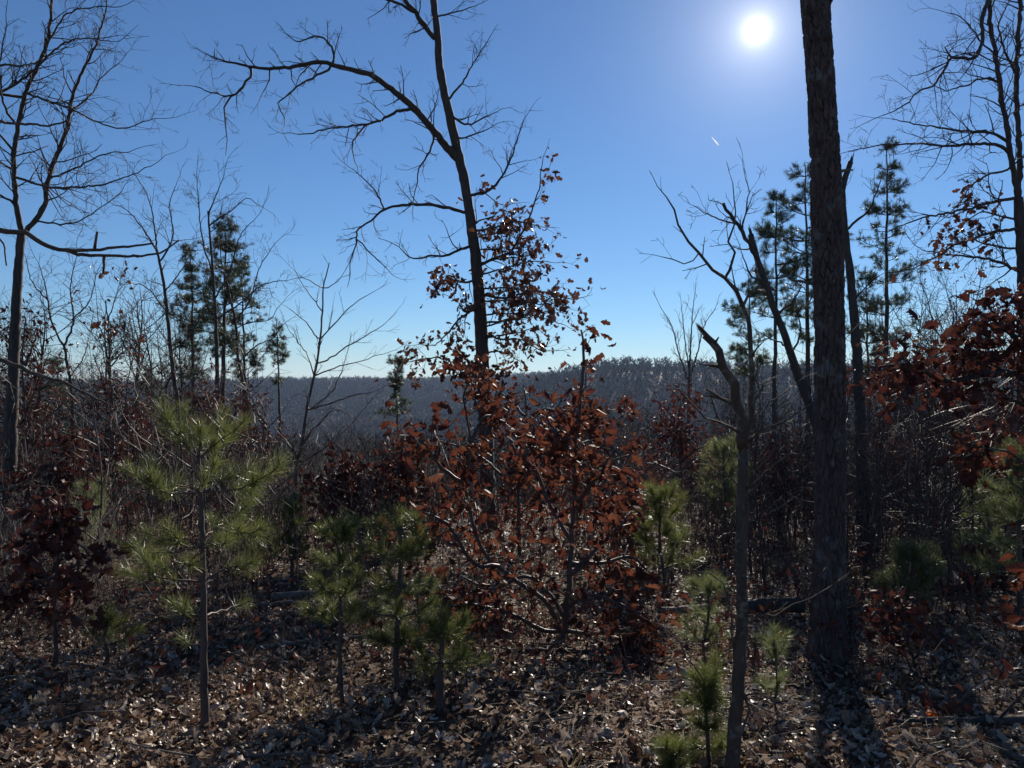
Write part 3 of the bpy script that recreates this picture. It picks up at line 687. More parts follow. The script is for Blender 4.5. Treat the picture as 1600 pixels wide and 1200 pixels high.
# slender bare sapling left of centre
limbs = [([(483, 640), (517, 630), (550, 618), (580, 613)], 10.4, 2.6, 1.2), ([(482, 642), (510, 620), (530, 590), (540, 560)], 11.5, 2.4, 1.1), ([(500, 570), (523, 553), (557, 533), (600, 507)], 10.6, 2.6, 1.1),
         ([(503, 527), (527, 500), (547, 480), (573, 462)], 11.4, 2.4, 1.1), ([(497, 585), (540, 570), (600, 553)], 11.2, 2.2, 1.0), ([(506, 455), (520, 445), (533, 433)], 10.8, 1.8, 1.0),
         ([(490, 583), (478, 550), (450, 513)], 11.4, 2.4, 1.0), ([(497, 530), (477, 503), (453, 483)], 10.6, 2.2, 1.0), ([(502, 483), (483, 460), (468, 437)], 11.2, 2, 1.0), ([(502, 453), (485, 440), (468, 430)], 10.8, 1.8, 1.0),
         ([(474, 690), (500, 660), (525, 640), (555, 655)], 10.5, 2.5, 1.1), ([(476, 720), (520, 690), (560, 650), (580, 625)], 11.3, 2.6, 1.1), ([(468, 720), (440, 680), (400, 640)], 11.3, 2.6, 1.1)]
root, g, tips = traced_tree('bare_sapling', 'slender leafless sapling with upswept twigs left of centre', 11, [(462, 845), (463, 737), (472, 693), (478, 647), (488, 600), (495, 567), (500, 530), (504, 487), (505, 450), (515, 410)], limbs, M['twig'], M['twig'], THIN, (7, 1.6), (4.5, .42, 1), trunk_sprout=(4, .3, .3))

# bare trees on the left, standing in front of the pines
for lab, dd, tr, lm, tw in (
    ('tall bare tree forking high, just left of the dark pines', 17, [(285, 800), (278, 640), (268, 560), (257, 450), (245, 390)], [([(246, 395), (225, 360), (200, 330), (175, 318)], 16.5, 3, 1), ([(245, 390), (240, 340), (228, 300), (215, 280)], 17.5, 3, 1), ([(250, 410), (270, 370), (265, 320), (275, 290)], 17.2, 3, 1), ([(258, 455), (285, 420), (300, 390)], 16.4, 2.5, 1), ([(262, 490), (230, 450), (195, 440)], 17.8, 2.5, 1), ([(268, 550), (300, 520), (320, 480)], 17, 2.5, 1)], (9, 4)),
    ('bare tree rising in front of the dark pines on the left', 16, [(345, 800), (340, 620), (338, 520), (333, 430), (325, 330)], [([(336, 470), (360, 420), (375, 370), (400, 340)], 15.6, 3, 1), ([(333, 430), (318, 380), (310, 320), (308, 280)], 16.4, 3, 1), ([(325, 335), (340, 300), (350, 275)], 16, 2.5, 1), ([(338, 500), (380, 470), (410, 445), (450, 438)], 15.5, 3, 1), ([(328, 350), (360, 330), (385, 310), (400, 318)], 16.3, 2.5, 1), ([(340, 560), (375, 510), (420, 500), (435, 480)], 16.6, 2.5, 1)], (9, 3)),
    ('bare twisting tree right of the dark pines on the left', 18, [(400, 790), (388, 640), (372, 560), (368, 500), (352, 440)], [([(368, 500), (390, 470), (405, 420), (430, 380)], 17.5, 2.6, 1), ([(360, 460), (345, 400), (350, 350)], 18.2, 2.6, 1), ([(375, 565), (400, 540), (425, 530), (440, 510)], 17.8, 2.6, 1)], (8, 3)),
    ('small bare tree with a few curled leaves left of the pines', 15, [(178, 800), (176, 640), (172, 580), (170, 520), (165, 470)], [([(172, 575), (190, 550), (195, 520)], 14.6, 2.5, 1, 'a'), ([(171, 540), (155, 510), (152, 480)], 15.3, 2.5, 1, 'a'), ([(168, 500), (180, 470), (185, 450)], 15, 2, 1, 'a')], (6, 2)),
    ('forked bare tree between the left oak and the hill', 16, [(118, 800), (112, 620), (105, 570), (100, 540)], [([(100, 542), (80, 500), (72, 450), (60, 410)], 15.6, 3.5, 1), ([(101, 540), (115, 500), (110, 450), (120, 400)], 16.3, 3.5, 1), ([(112, 500), (140, 470), (150, 430)], 16, 2.5, 1), ([(75, 470), (50, 440), (40, 400)], 15.4, 2.5, 1), ([(108, 590), (130, 560), (140, 520)], 16.6, 2.5, 1)], (8, 4)),
    ('small bare forked tree against the hazy hill on the left', 22, [(216, 780), (213, 640), (212, 590)], [([(212, 592), (204, 570), (203, 545)], 21.6, 2.4, 1), ([(213, 592), (222, 570), (226, 550)], 22.3, 2.4, 1), ([(213, 610), (230, 590), (245, 585)], 22, 2, 1)], (5, 2.5)),
):
    root, g, tips = traced_tree('bare_tree', lab, dd, tr, lm, M['oak_bark'], M['oak_bark'], dict(OAK, rmin=.0033, wander=.24), tw, (6.0, .7, 2), trunk_sides=8, trunk_sprout=(2.0, .7, .3), group='bare trees on the left slope')
    if 'a' in tips: hang_leaves(root, g, tips['a'], 70, .13, M['brown_leaf'], 0, which='lo')

# far small bare trees
for lab, dd, tr, lm, tw in (
    ('small pale bare tree above the ridge left of the crooked tree', 30, [(1076, 720), (1076, 620), (1078, 560)], [([(1077, 600), (1060, 550), (1050, 510), (1035, 485)], 29.5, 3, 1), ([(1078, 590), (1090, 550), (1100, 510), (1112, 490)], 30.5, 3, 1), ([(1078, 562), (1080, 520), (1084, 470)], 30, 3, 1), ([(1077, 580), (1070, 530), (1066, 490)], 30.2, 2.5, 1)], (7, 3)),
    ('pale feathery tree with sparse leaves below the right oak limbs', 24, [(1500, 760), (1490, 600), (1480, 540)], [([(1482, 545), (1460, 510), (1450, 470), (1440, 445)], 23.5, 2.6, 1, 'a'), ([(1485, 560), (1515, 500), (1530, 450), (1535, 420)], 24.4, 2.6, 1, 'a'), ([(1490, 590), (1455, 560), (1430, 545)], 24, 2.4, 1, 'a'), ([(1492, 600), (1540, 540), (1560, 480)], 23.6, 2.5, 1, 'a'), ([(1484, 550), (1490, 500), (1480, 460)], 24, 2.5, 1, 'a')], (7, 3)),
):
    root, g, tips = traced_tree('bare_tree', lab, dd, tr, lm, M['grey_bark'], M['grey_bark'], dict(THIN, rmin=.005), tw, (3.2, .9, 2), trunk_sides=8)
    if 'a' in tips: hang_leaves(root, g, tips['a'], 500, .09, M['brown_leaf'], 0, lowtmpl=LEAF_TINY)

# ------------------------------------------------------------------ mature pines
def needle_clump(mb, p, d, n, L, wdt):
    d = unit(d); D = NR.normal(0, .75, (n, 3)) + d * .9; D /= np.linalg.norm(D, axis=1, keepdims=True)
    S = np.cross(D, NR.normal(0, 1, (n, 3))); S /= np.linalg.norm(S, axis=1, keepdims=True) + 1e-9
    l = (L * NR.uniform(.7, 1.15, n))[:, None]; b0 = p + NR.normal(0, L * .16, (n, 3))
    v = np.stack([b0 - S * wdt * .5, b0 + S * wdt * .5, b0 + D * l], 1).reshape(-1, 3)
    mb.raw(v, None, np.arange(3 * n).reshape(-1, 3))
def pine(label, px, d, py_top, py_low, wpx, trunk_w=9, base_px=None, dens=1.0, lean=0, top_flat=False, clump=25, group=None):
    base = GX(base_px or px, d); top = PX(px, py_top, d); low = CAMZ - (py_low - 600) / F * d
    root = thing('pine_tree', base, label, 'tree', group)
    C = resample([[*(base + [0, 0, -.1]), trunk_w * d / F / 2 * 1.15], [*(base * .6 + top * .4 + [.05, .05, 0]), trunk_w * d / F / 2 * .85], [*top, .012]], .3, .012); C[:, :3] -= base
    b = MB(); b.tube(C[:, :3], C[:, 3], 8); b.build('trunk', M['oak_bark'], root)
    ht = top[2] - low; wb = wpx * d / F / 2
    wood = MB(); nd = MB(); z = 0.0; n_wh = max(5, int(ht / .27 * dens)); cl = .125 * max(1, d / 24)
    for i in range(n_wh):
        f = (i + R.random() * .7) / n_wh                            # 0 low .. 1 top
        zz = low + ht * f - base[2]; k = int(np.argmin(np.abs(C[:, 2] - zz))); c = C[k, :3]
        prof = (.55 + .45 * math.sin(math.pi * min(1, f * .9 + .15))) * (1 - f ** 3 * (.5 if top_flat else .75))
        prof *= R.choice((.45, .7, .9, 1.05, 1.2))
        for a in range(R.randint(2, 4)):
            an = R.uniform(0, 6.283); L = wb * prof * R.uniform(.5, 1.25)
            dr = unit(np.array([math.cos(an), math.sin(an), R.uniform(-.1, .35)]))
            pts = [c]; q = c
            for s in range(4):
                dr = unit(dr + np.array([R.gauss(0, .14), R.gauss(0, .14), .09 + R.gauss(0, .1)])); q = q + dr * L / 4; pts.append(q)
            wood.tube(pts, np.linspace(max(.012, L * .018), .005, 5), 4)
            for s in range(6 + int(L * 7)):
                t = R.uniform(.25, 1.0); kk = min(3, int(t * 4)); bp = pts[kk] + (pts[kk + 1] - pts[kk]) * (t * 4 - kk)
                sd = unit(dr * .6 + perp(dr) * .8 + np.array([0, 0, .35])); sl_ = R.uniform(.12, .5) * max(.5, L * .5); e = bp + sd * sl_
                wood.tube([bp, (bp + e) / 2, e], [.008, .006, .004], 3)
                needle_clump(nd, e, sd, clump, cl, .011 * d / 25); needle_clump(nd, (bp + e) / 2 + sd * .05, sd, clump // 2, cl, .011 * d / 25)
            needle_clump(nd, pts[-1], dr, clump, cl * 1.1, .011 * d / 25)
    needle_clump(nd, C[-1, :3], np.array([0, 0, 1.0]), clump, cl, .011 * d / 25)
    cr = tag(nd.build('crown', M['needle_dark'], root, smooth=False), kind='stuff'); tag(wood.build('branches', M['oak_bark'], cr), kind='stuff')
    return root
G = 'mature pines standing on the slope'
pine('tallest dark pine of the left clump, dense rounded top', 352, 23, 345, 560, 96, 9, 340, 1.6, group=G)
pine('lower dark pine on the left side of the left pine clump', 298, 25, 395, 600, 96, 7, 300, 1.35, group=G)
pine('dark pine at the right of the left clump, half hidden by bare twigs', 378, 26, 420, 590, 74, 7, 380, 1.1, group=G)
pine('small lone pine with lumpy crown left of the slender sapling', 432, 27, 500, 600, 44, 5, 437, .8, group=G)
pine('small lone pine against the far hillside left of the leaning oak', 617, 28, 556, 660, 52, 4, 622, .8, group=G)
pine('tall narrow pine right of the thick trunk, tiered sparse crown', 1385, 21, 232, 560, 104, 9, 1383, .95, group=G)
pine('round topped pine just left of the thick trunk', 1213, 18, 312, 500, 106, 8, 1205, 1.3, top_flat=True, group=G)
pine('pine whose crown shows on both sides of the thick trunk', 1258, 19, 258, 540, 126, 9, 1262, 1.2, top_flat=True, group=G)
pine('low pine behind the crooked tree, boughs near the ridge line', 1170, 22, 430, 600, 96, 6, 1175, 1.0, group=G)
pine('short pine between the broken trunk and the tall narrow pine', 1352, 22, 420, 590, 80, 6, 1360, .8, group=G)
pine('pine low on the left slope behind the red bushes', 90, 30, 560, 680, 90, 6, 90, .8, group=G)
pine('pine low on the slope left of the young pine top', 235, 34, 575, 690, 60, 5, 235, .8, group=G)

# ------------------------------------------------------------------ young pines
def tuft_mesh(name, n, L, nl, wd, seed, m):
    rs = np.random.RandomState(seed); t = rs.uniform(0, 1, n) ** .8; a = rs.uniform(0, 6.283, n)
    op = rs.uniform(.25, 1.25, n) * (1.1 - .4 * t)
    D = np.stack([np.cos(a) * np.sin(op), np.sin(a) * np.sin(op), np.cos(op)], 1); B = np.stack([0 * t, 0 * t, t * L], 1)
    S = np.cross(D, rs.normal(0, 1, (n, 3))); S /= np.linalg.norm(S, axis=1, keepdims=True)
    l = (nl * rs.uniform(.7, 1.1, n))[:, None]; bend = rs.normal(0, .12, (n, 3)) * l
    mid = B + D * l * .55; tip = B + D * l + bend
    v = np.stack([B - S * wd / 2, B + S * wd / 2, mid + S * wd / 2, mid - S * wd / 2, tip], 1).reshape(-1, 3)
    o = np.arange(n)[:, None] * 5
    b = MB(); b.raw(v, (o + np.array([[0, 1, 2, 3]])), (o + np.array([[3, 2, 4]])))
    b.tube([[0, 0, -.02], [0, 0, L * .5], [0, 0, L]], [.0028, .0024, .0016], 4)
    return b.mesh(name, m, False)
TUFT = {k: [tuft_mesh('needle_tuft', (150, 190, 120, 170)[i], (.15, .19, .12, .17)[i], (.165, .15, .17, .155)[i], .0021, 3 + i, M[k]) for i in range(4)] for k in ('needle', 'needle_pale')}
def add_tuft(parent, p, d, s, kind):
    o = bpy.data.objects.new('needle_tuft', R.choice(TUFT[kind])); COL.objects.link(o); o.parent = parent
    q = Vector(d).to_track_quat('Z', 'Y') @ Quaternion((0, 0, 1), R.uniform(0, 6.28)); o.rotation_mode = 'QUATERNION'; o.rotation_quaternion = q
    s *= R.uniform(.8, 1.15); o.location = tuple(p); o.scale = (s * R.uniform(.9, 1.15), s, s * R.uniform(.85, 1.1))
def young_pine(label, d, stem, sw, branches, kind='needle', ts=1.0, top=True, fan=5, group='young pines in the clearing'):
    """stem: pixels base to top; branches: list of (attach_py, [(px,py,dy)...], tufts)"""
    C = trace(stem, d, d, sw[0], sw[1], .05, .002); gz = H(C[0, 0], C[0, 1])
    C = np.vstack([[C[0, 0], C[0, 1], min(gz, C[0, 2]) - .04, C[0, 3] * 1.2], C]); g = np.array([C[0, 0], C[0, 1], gz])
    root = thing('young_pine', g, label, 'tree', group); Cg = C.copy(); Cg[:, :3] -= g
    b = MB(); b.tube(Cg[:, :3], Cg[:, 3], 9); stemo = b.build('stem', M['twig'], root)
    if top:
        tp = Cg[-1, :3]; add_tuft(stemo, tp - [0, 0, .06 * ts], (R.gauss(0, .06), R.gauss(0, .06), 1), 1.0 * ts, kind)
        for i in range(fan):
            an = i * 6.283 / fan + R.random(); dd = unit(np.array([math.cos(an), math.sin(an), R.uniform(.5, 1.2)]))
            add_tuft(stemo, tp - [0, 0, .10 * ts] + dd * .05 * ts, dd, R.uniform(.75, 1.0) * ts, kind)
    for apy, path, nt_ in branches:
        k = int(np.argmin(np.abs(C[:, 2] - (CAMZ - (apy - 600) / F * d)))); a0 = C[k, :3]
        rows = [[*a0, max(.003, C[k, 3] * .45)]] + [[*PX(x, y, d + dy), .0025] for x, y, dy in path]
        B = resample(rows, .04, .003); B[:, :3] -= g
        b = MB(); b.tube(B[:, :3], np.linspace(B[0, 3], .0022, len(B)), 6); br = b.build('branch', M['twig'], root)
        n = len(B)
        for t in range(nt_):
            f = 1 - .55 * t / max(1, nt_) - (.0 if t == 0 else R.uniform(0, .08)); kk = max(1, int(f * (n - 1))); ax = unit(B[kk, :3] - B[kk - 1, :3])
            if t: ax = unit(ax * .7 + perp(ax) * .55 + np.array([0, 0, .25]))
            else: ax = unit(ax + np.array([0, 0, .25]))
            add_tuft(br, B[kk, :3] - ax * .05, ax, ts * R.uniform(.7, 1.0), kind)
    return root
young_pine('tallest young pine at the left front, bright green tiered tufts', 4.22, [(320, 1148), (318, 980), (317, 870), (314, 770), (311, 715), (315, 690)], (14, 5), [
    (712, [(285, 690, -.05), (262, 655, -.08)], 3), (712, [(335, 695, -.1), (372, 668, -.15)], 3), (710, [(300, 690, .12), (290, 650, .2)], 2), (708, [(330, 690, .15), (345, 655, .2)], 2),
    (772, [(262, 770, -.05), (215, 745, -.12)], 5), (772, [(270, 765, .15), (245, 735, .3)], 3), (774, [(380, 762, -.1), (428, 735, -.2)], 5), (770, [(350, 750, .2), (385, 735, .35)], 3), (775, [(315, 760, -.25), (330, 735, -.4)], 2),
    (850, [(280, 850, -.1), (235, 835, -.2)], 4), (852, [(255, 865, .15), (225, 862, .2)], 3), (848, [(350, 838, -.05), (400, 830, -.15)], 5), (846, [(340, 825, .2), (370, 805, .3)], 3), (850, [(330, 850, -.25), (350, 850, -.4)], 2),
    (905, [(270, 905, -.1), (215, 900, -.15)], 3), (905, [(350, 890, .1), (390, 880, .2)], 3), (900, [(300, 885, -.2), (290, 880, -.35)], 2),
    (965, [(300, 962, -.05), (282, 955, -.1)], 2), (1010, [(305, 1008, .05), (292, 1003, .1)], 1), (960, [(345, 955, .15), (375, 945, .3)], 1)], 'needle', .80, True, 4)
def auto_pine(label, px, d, py_top, wpx, kind='needle', ts=.8, bare=.3, whorls=4, sw=(8, 3), lean=0):
    base = GX(px, d); by = 600 + (CAMZ - base[2]) / d * F
    stem = [(px, by + 2), (px + R.uniform(-5, 5), by * .75 + py_top * .25), (px + lean * .5 + R.uniform(-4, 4), by * .45 + py_top * .55), (px + lean, py_top + 14)]
    br = []
    for i in range(whorls):
        f = bare + (1 - bare) * (i + .3) / whorls; apy = by + (py_top - by) * f; wd = wpx / 2 * (1.05 - .6 * (f - bare) / (1 - bare))
        n = R.randint(3, 6); a0 = R.uniform(0, 6.28); wd *= R.uniform(.75, 1.15)
        for k in range(n):
            a = a0 + k * 6.283 / n + R.gauss(0, .3); L = wd * R.uniform(.45, 1.15); x = px + math.cos(a) * L + lean * f; dy = math.sin(a) * L * d / F
            br.append((apy, [((px + x) / 2, apy - 3, dy * .5), (x, apy - R.uniform(6, 20), dy)], R.randint(2, 3)))
    return young_pine(label, d, stem, sw, br, kind, ts, True, 3)
auto_pine('slender young pine left of the pine clump behind the stump', 535, 4.75, 815, 120, 'needle', .72, .42, 4, (8, 4), -8)
auto_pine('bushy young pine in the middle of the front row', 622, 4.95, 800, 140, 'needle', .80, .22, 5, (11, 5), 2)
auto_pine('short shaded young pine at the front, right of the bushy one', 691, 4.55, 965, 120, 'needle', .70, .42, 2, (16, 6), 0)
auto_pine('young pine low in front of the bushy one, pale needle tips', 655, 5.3, 905, 120, 'needle_pale', .7, .25, 3, (6, 3), -4)
auto_pine('pale backlit young pine right of the thick trunk', 1422, 6.8, 858, 105, 'needle_pale', .82, .15, 4, (6, 3), 4)
auto_pine('young pine at the bottom edge left of the crooked trunk', 1108, 3.75, 1052, 96, 'needle', .62, .12, 4, (7, 4), -6)
auto_pine('small pale pine between the red oak and the crooked trunk', 1104, 5.6, 905, 90, 'needle_pale', .68, .2, 3, (6, 3), 2)
auto_pine('thin young pine right behind the red leaved oak', 1034, 7.4, 768, 84, 'needle', .85, .3, 5, (6, 3), 0)
auto_pine('large pale young pine cut off by the right edge', 1592, 6.2, 705, 130, 'needle_pale', 1.0, .3, 5, (10, 5), 0)
auto_pine('yellowish young pine behind the dark leaved bush on the left', 140, 9.0, 765, 70, 'needle_pale', .95, .2, 5, (6, 3), 0)
auto_pine('low young pine beside the left front pine, near the ground', 165, 5.4, 958, 84, 'needle', .62, .35, 2, (7, 4), 3)
auto_pine('young pine right of the slender sapling, in the middle distance', 455, 8.2, 785, 60, 'needle', .8, .3, 4, (6, 3), 0)
auto_pine('tiny pine tuft at the bottom edge below the red oak', 1052, 3.7, 1160, 60, 'needle', .5, .05, 2, (5, 3), 0)
auto_pine('faint young pine behind the crooked tree trunk', 1130, 10.5, 700, 60, 'needle_pale', 1.2, .3, 5, (6, 3), 0)
auto_pine('young pine far behind the young front pine, beside the red bushes', 395, 9.5, 850, 60, 'needle_pale', .8, .2, 3, (5, 3), 0)
auto_pine('pale young pine left of the right edge, in the shade', 1530, 8.5, 770, 90, 'needle_pale', 1.0, .2, 4, (7, 3), 0)
auto_pine('low sparse pine seedling right of the crooked trunk', 1210, 4.6, 985, 70, 'needle_pale', .55, .1, 2, (4, 2), 0)

# ------------------------------------------------------------------ oaks and bushes that keep their dead leaves
RED = dict(wander=.2, up=.02, angle=(.6, 1.1), ratio=(.4, .65), kids=(4.0, 4), rmin=.0016, lmin=.08, seg=.10)
def leafy(name, label, d, stems, w, nleaf, size, mat_, solo, per_m, length, lvl=1, spread=.05, bark_m='twig', which='hi', t0=.25, tm=None, group=None, cat='tree', droop=.7):
    """stems: list of (pixel polyline base to tip, d0, d1)"""
    C0 = trace(stems[0][0], stems[0][1], stems[0][2], w[0], w[1], .07, .004)
    g = np.array([C0[0, 0], C0[0, 1], H(C0[0, 0], C0[0, 1])]); root = thing(name, g, label, cat, group); tips = []
    for i, st in enumerate(stems):
        C = trace(st[0], st[1], st[2], w[0] * (1 if i == 0 else .7), w[1], .07, .004)
        if i == 0: C = np.vstack([[C[0, 0], C[0, 1], g[2] - .04, C[0, 3] * 1.1], C])
        C[:, :3] -= g; b = MB(); b.tube(C[:, :3], np.maximum(C[:, 3], .002), 8)
        if i == 0: b.build('trunk', M[bark_m], root); b = MB()
        sprout(b, C, RED, per_m * (st[3] if len(st) > 3 else 1), length * (st[3] if len(st) > 3 else 1), lvl, t0, tips)
        if i == 0: tag(b.build('twigs', M[bark_m], root), kind='stuff')
        else: b.build('branch', M[bark_m], root)
    hang_leaves(root, g, tips, nleaf, size, mat_, solo, spread=spread, which=which, lowtmpl=tm, droop=droop)
    return root
leafy('red_oak_sapling', 'large rust red leaved young oak filling the centre', 6.3, [
    ([(882, 1010), (890, 900), (897, 790), (900, 700), (903, 660)], 6.3, 6.25), ([(903, 662), (907, 610), (912, 560), (908, 515)], 6.25, 6.2, .55), ([(868, 965), (850, 938), (800, 902), (757, 864), (735, 800), (728, 750), (735, 690), (725, 620), (735, 600)], 6.3, 5.9),
    ([(895, 850), (860, 790), (840, 740), (820, 690)], 6.3, 6.8), ([(898, 790), (930, 750), (950, 720), (965, 700)], 6.3, 6.0), ([(730, 760), (690, 730), (660, 690), (640, 680)], 5.95, 5.7), ([(735, 690), (760, 650), (790, 660)], 5.9, 6.3),
    ([(890, 900), (930, 860), (960, 830), (985, 800)], 6.3, 6.6), ([(886, 950), (920, 930), (960, 940), (1000, 960)], 6.3, 5.8), ([(780, 885), (740, 880), (700, 820), (660, 800)], 6.1, 5.7), ([(884, 985), (850, 985), (800, 960), (740, 945), (690, 950)], 6.3, 5.6), ([(884, 985), (920, 990), (965, 985), (1010, 1000)], 6.3, 5.8), ([(884, 970), (860, 930), (820, 900), (770, 920), (720, 900)], 6.3, 6.6), ([(890, 880), (940, 880), (985, 870), (1010, 890)], 6.3, 6.7), ([(900, 720), (870, 680), (850, 640)], 6.3, 6.5)],
    (11, 3), 1200, .094, M['red_leaf'], 300, 8, .38, 1, .09)
leafy('red_oak_sapling', 'finer leaved russet oak behind the large central red one', 10.5, [
    ([(812, 880), (810, 760), (815, 690), (822, 640), (818, 600)], 10.5, 10.4), ([(812, 760), (850, 700), (890, 660), (940, 640)], 10.5, 10.2), ([(812, 720), (780, 650), (740, 600), (710, 580)], 10.5, 10.8), ([(815, 690), (860, 650), (880, 620)], 10.5, 10.8), ([(812, 780), (760, 720), (690, 690), (640, 690)], 10.5, 10.3), ([(820, 650), (780, 610), (770, 590)], 10.5, 10.6), ([(811, 740), (880, 730), (950, 720), (985, 710)], 10.5, 10.9), ([(821, 660), (850, 640), (910, 645), (955, 640)], 10.5, 10.0)],
    (7, 2), 1500, .095, M['red_leaf'], 0, 6, .42, 2, .07, t0=.2)
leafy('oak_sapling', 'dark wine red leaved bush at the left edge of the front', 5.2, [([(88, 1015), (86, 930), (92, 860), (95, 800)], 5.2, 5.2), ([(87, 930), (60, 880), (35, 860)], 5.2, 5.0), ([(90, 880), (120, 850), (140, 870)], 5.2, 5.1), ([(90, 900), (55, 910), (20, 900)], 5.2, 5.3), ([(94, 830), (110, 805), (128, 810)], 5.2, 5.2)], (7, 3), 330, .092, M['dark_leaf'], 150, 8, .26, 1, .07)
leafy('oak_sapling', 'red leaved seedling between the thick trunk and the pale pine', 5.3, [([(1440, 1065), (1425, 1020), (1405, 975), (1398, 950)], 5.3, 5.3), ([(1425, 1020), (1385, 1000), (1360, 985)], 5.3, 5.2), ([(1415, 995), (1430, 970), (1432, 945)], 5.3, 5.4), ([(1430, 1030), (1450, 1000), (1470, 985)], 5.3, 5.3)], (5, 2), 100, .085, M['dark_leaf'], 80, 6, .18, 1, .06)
leafy('oak_seedling', 'seedling with a few red leaves beside the fallen branch, lower right', 4.4, [([(1490, 1150), (1485, 1100), (1475, 1060)], 4.4, 4.4), ([(1487, 1110), (1520, 1075), (1545, 1060)], 4.4, 4.35)], (4, 2), 14, .095, M['red_leaf'], 14, 3, .12, 1, .04)
leafy('oak_tree', 'dark leaved oak limb reaching in from the right edge above the brush', 6.4, [([(1665, 1010), (1660, 800), (1650, 650), (1640, 560)], 6.4, 6.3), ([(1652, 640), (1600, 590), (1540, 585), (1480, 595), (1420, 570), (1365, 575)], 6.4, 5.9), ([(1645, 600), (1600, 540), (1560, 505), (1530, 490)], 6.35, 6.2), ([(1640, 565), (1600, 530), (1560, 560), (1500, 545), (1465, 540)], 6.3, 6.6), ([(1655, 680), (1610, 640), (1570, 620)], 6.4, 6.0), ([(1645, 590), (1590, 480), (1580, 465)], 6.35, 6.3)],
      (22, 3), 950, .095, M['dark_leaf'], 300, 8, .34, 1, .09, bark_m='oak_bark')
leafy('oak_sapling', 'red leaved twig close to the lens side at the right, above the pale pine', 4.6, [([(1640, 1110), (1635, 900), (1630, 780), (1620, 720)], 4.6, 4.5), ([(1630, 760), (1590, 715), (1545, 700), (1505, 715)], 4.55, 4.4), ([(1630, 800), (1590, 760), (1570, 745)], 4.55, 4.5)], (8, 2), 110, .09, M['red_leaf'], 110, 5, .16, 1, .05)
leafy('oak_sapling', 'red leaved bush at the right edge by the dark stem', 7.6, [([(1570, 960), (1568, 900), (1560, 860)], 7.6, 7.6), ([(1568, 910), (1590, 880), (1605, 870)], 7.6, 7.5), ([(1569, 920), (1545, 895), (1535, 885)], 7.6, 7.7)], (4, 2), 150, .12, M['dark_leaf'], 60, 6, .25, 1, .06)
GR = 'small trees keeping wine red leaves'
for i, (lab, px, dd, top, wd, n, m_) in enumerate((
    ('wine red leaved tree behind the dead limb on the left', 175, 13, 590, 130, 1100, 'dark_leaf'), ('wine red leaved tree around the left oak trunk', 38, 13, 485, 110, 900, 'dark_leaf'),
    ('wine red leaved tree directly behind the left front pine', 345, 15, 575, 110, 900, 'dark_leaf'), ('small red leaved tree left of the slender sapling', 415, 14, 620, 90, 600, 'dark_leaf'),
    ('red leaved tree between central oak and crooked tree', 1062, 12, 620, 130, 1200, 'dark_leaf'), ('low red leaved bush behind the slender sapling', 520, 10, 720, 110, 800, 'dark_leaf'),
    ('low red bush at the centre left behind the young pines', 600, 11, 690, 100, 700, 'red_leaf'), ('red bush low at far left behind the oak trunk', 110, 10, 690, 110, 800, 'dark_leaf'),
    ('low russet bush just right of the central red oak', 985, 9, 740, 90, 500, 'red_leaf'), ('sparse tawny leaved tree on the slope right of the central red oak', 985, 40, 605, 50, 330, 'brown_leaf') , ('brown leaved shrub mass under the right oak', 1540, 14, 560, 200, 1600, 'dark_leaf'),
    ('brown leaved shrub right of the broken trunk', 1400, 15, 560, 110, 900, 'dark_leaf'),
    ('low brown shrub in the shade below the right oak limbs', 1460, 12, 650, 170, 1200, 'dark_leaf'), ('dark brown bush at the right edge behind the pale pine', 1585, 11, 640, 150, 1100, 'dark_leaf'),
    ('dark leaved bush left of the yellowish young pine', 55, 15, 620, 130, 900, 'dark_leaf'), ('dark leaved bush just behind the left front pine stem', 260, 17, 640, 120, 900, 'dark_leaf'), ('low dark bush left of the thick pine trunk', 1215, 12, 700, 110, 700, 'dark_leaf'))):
    b0 = GX(px, dd); by = 600 + (CAMZ - b0[2]) / dd * F; h = by - top; st = [([(px, by), (px + 4, by - h * .4), (px - 3, by - h * .75), (px + 2, top + 10)], dd, dd)]
    for k in range(8):
        f = R.uniform(.3, .8); a = R.uniform(0, 6.28); s = wd / 2 * R.uniform(.6, 1.05)
        st.append(([(px + 2, by - h * f), (px + math.cos(a) * s * .55, by - h * (f + .08)), (px + math.cos(a) * s, by - h * min(.97, f + R.uniform(.08, .2)))], dd, dd + math.sin(a) * s * dd / F))
    leafy('leafy_sapling', lab, dd, st, (6 if dd < 20 else 3, 2 if dd < 20 else 1), n, .095 if dd < 20 else .16, M[m_], 0, 5 if dd < 20 else 2, .45 if dd < 20 else 1.2, 1, .10 if dd < 20 else .3, tm=LEAF_TINY if dd > 11 else None, group=GR)

# ------------------------------------------------------------------ background trees and shrubs: shared shapes, single things
def bare_proto(h, seed, P, sides, nl, r0, lvl=2, fork=True):
    R.seed(seed); b = MB(); rows = [[0, 0, -.3, r0 * 1.2]]; x = y = 0
    for i in range(1, 8):
        x += R.gauss(0, h * .012); y += R.gauss(0, h * .012); rows.append([x, y, h * i / 7 * .9, r0 * (1 - i / 7.6)])
    C = resample(rows, h / 14, 0); b.tube(C[:, :3], C[:, 3], sides)
    for i in range(nl):
        f = R.uniform(.28, .97); k = int(f * (len(C) - 1)); a = R.uniform(0, 6.283); el = R.uniform(.25, 1.0) + (f - .5) * .5
        grow(b, C[k, :3], unit(np.array([math.cos(a), math.sin(a), el])), h * R.uniform(.18, .34) * (1.25 - .6 * f), C[k, 3] * .55 + .004, lvl, P)
    return b
PR = []
for s in range(7):
    hh = [9, 10, 8, 11, 7, 9.5, 12][s]
    PR.append((hh, bare_proto(hh, 100 + s, dict(OAK, rmin=.007, seg=.35, lmin=.4, kids=(2.2, 5), wander=.2, up=.08), 6, 16, .085, 2).mesh('bare_tree', M['grey_bark'] if s % 2 else M['oak_bark'])))
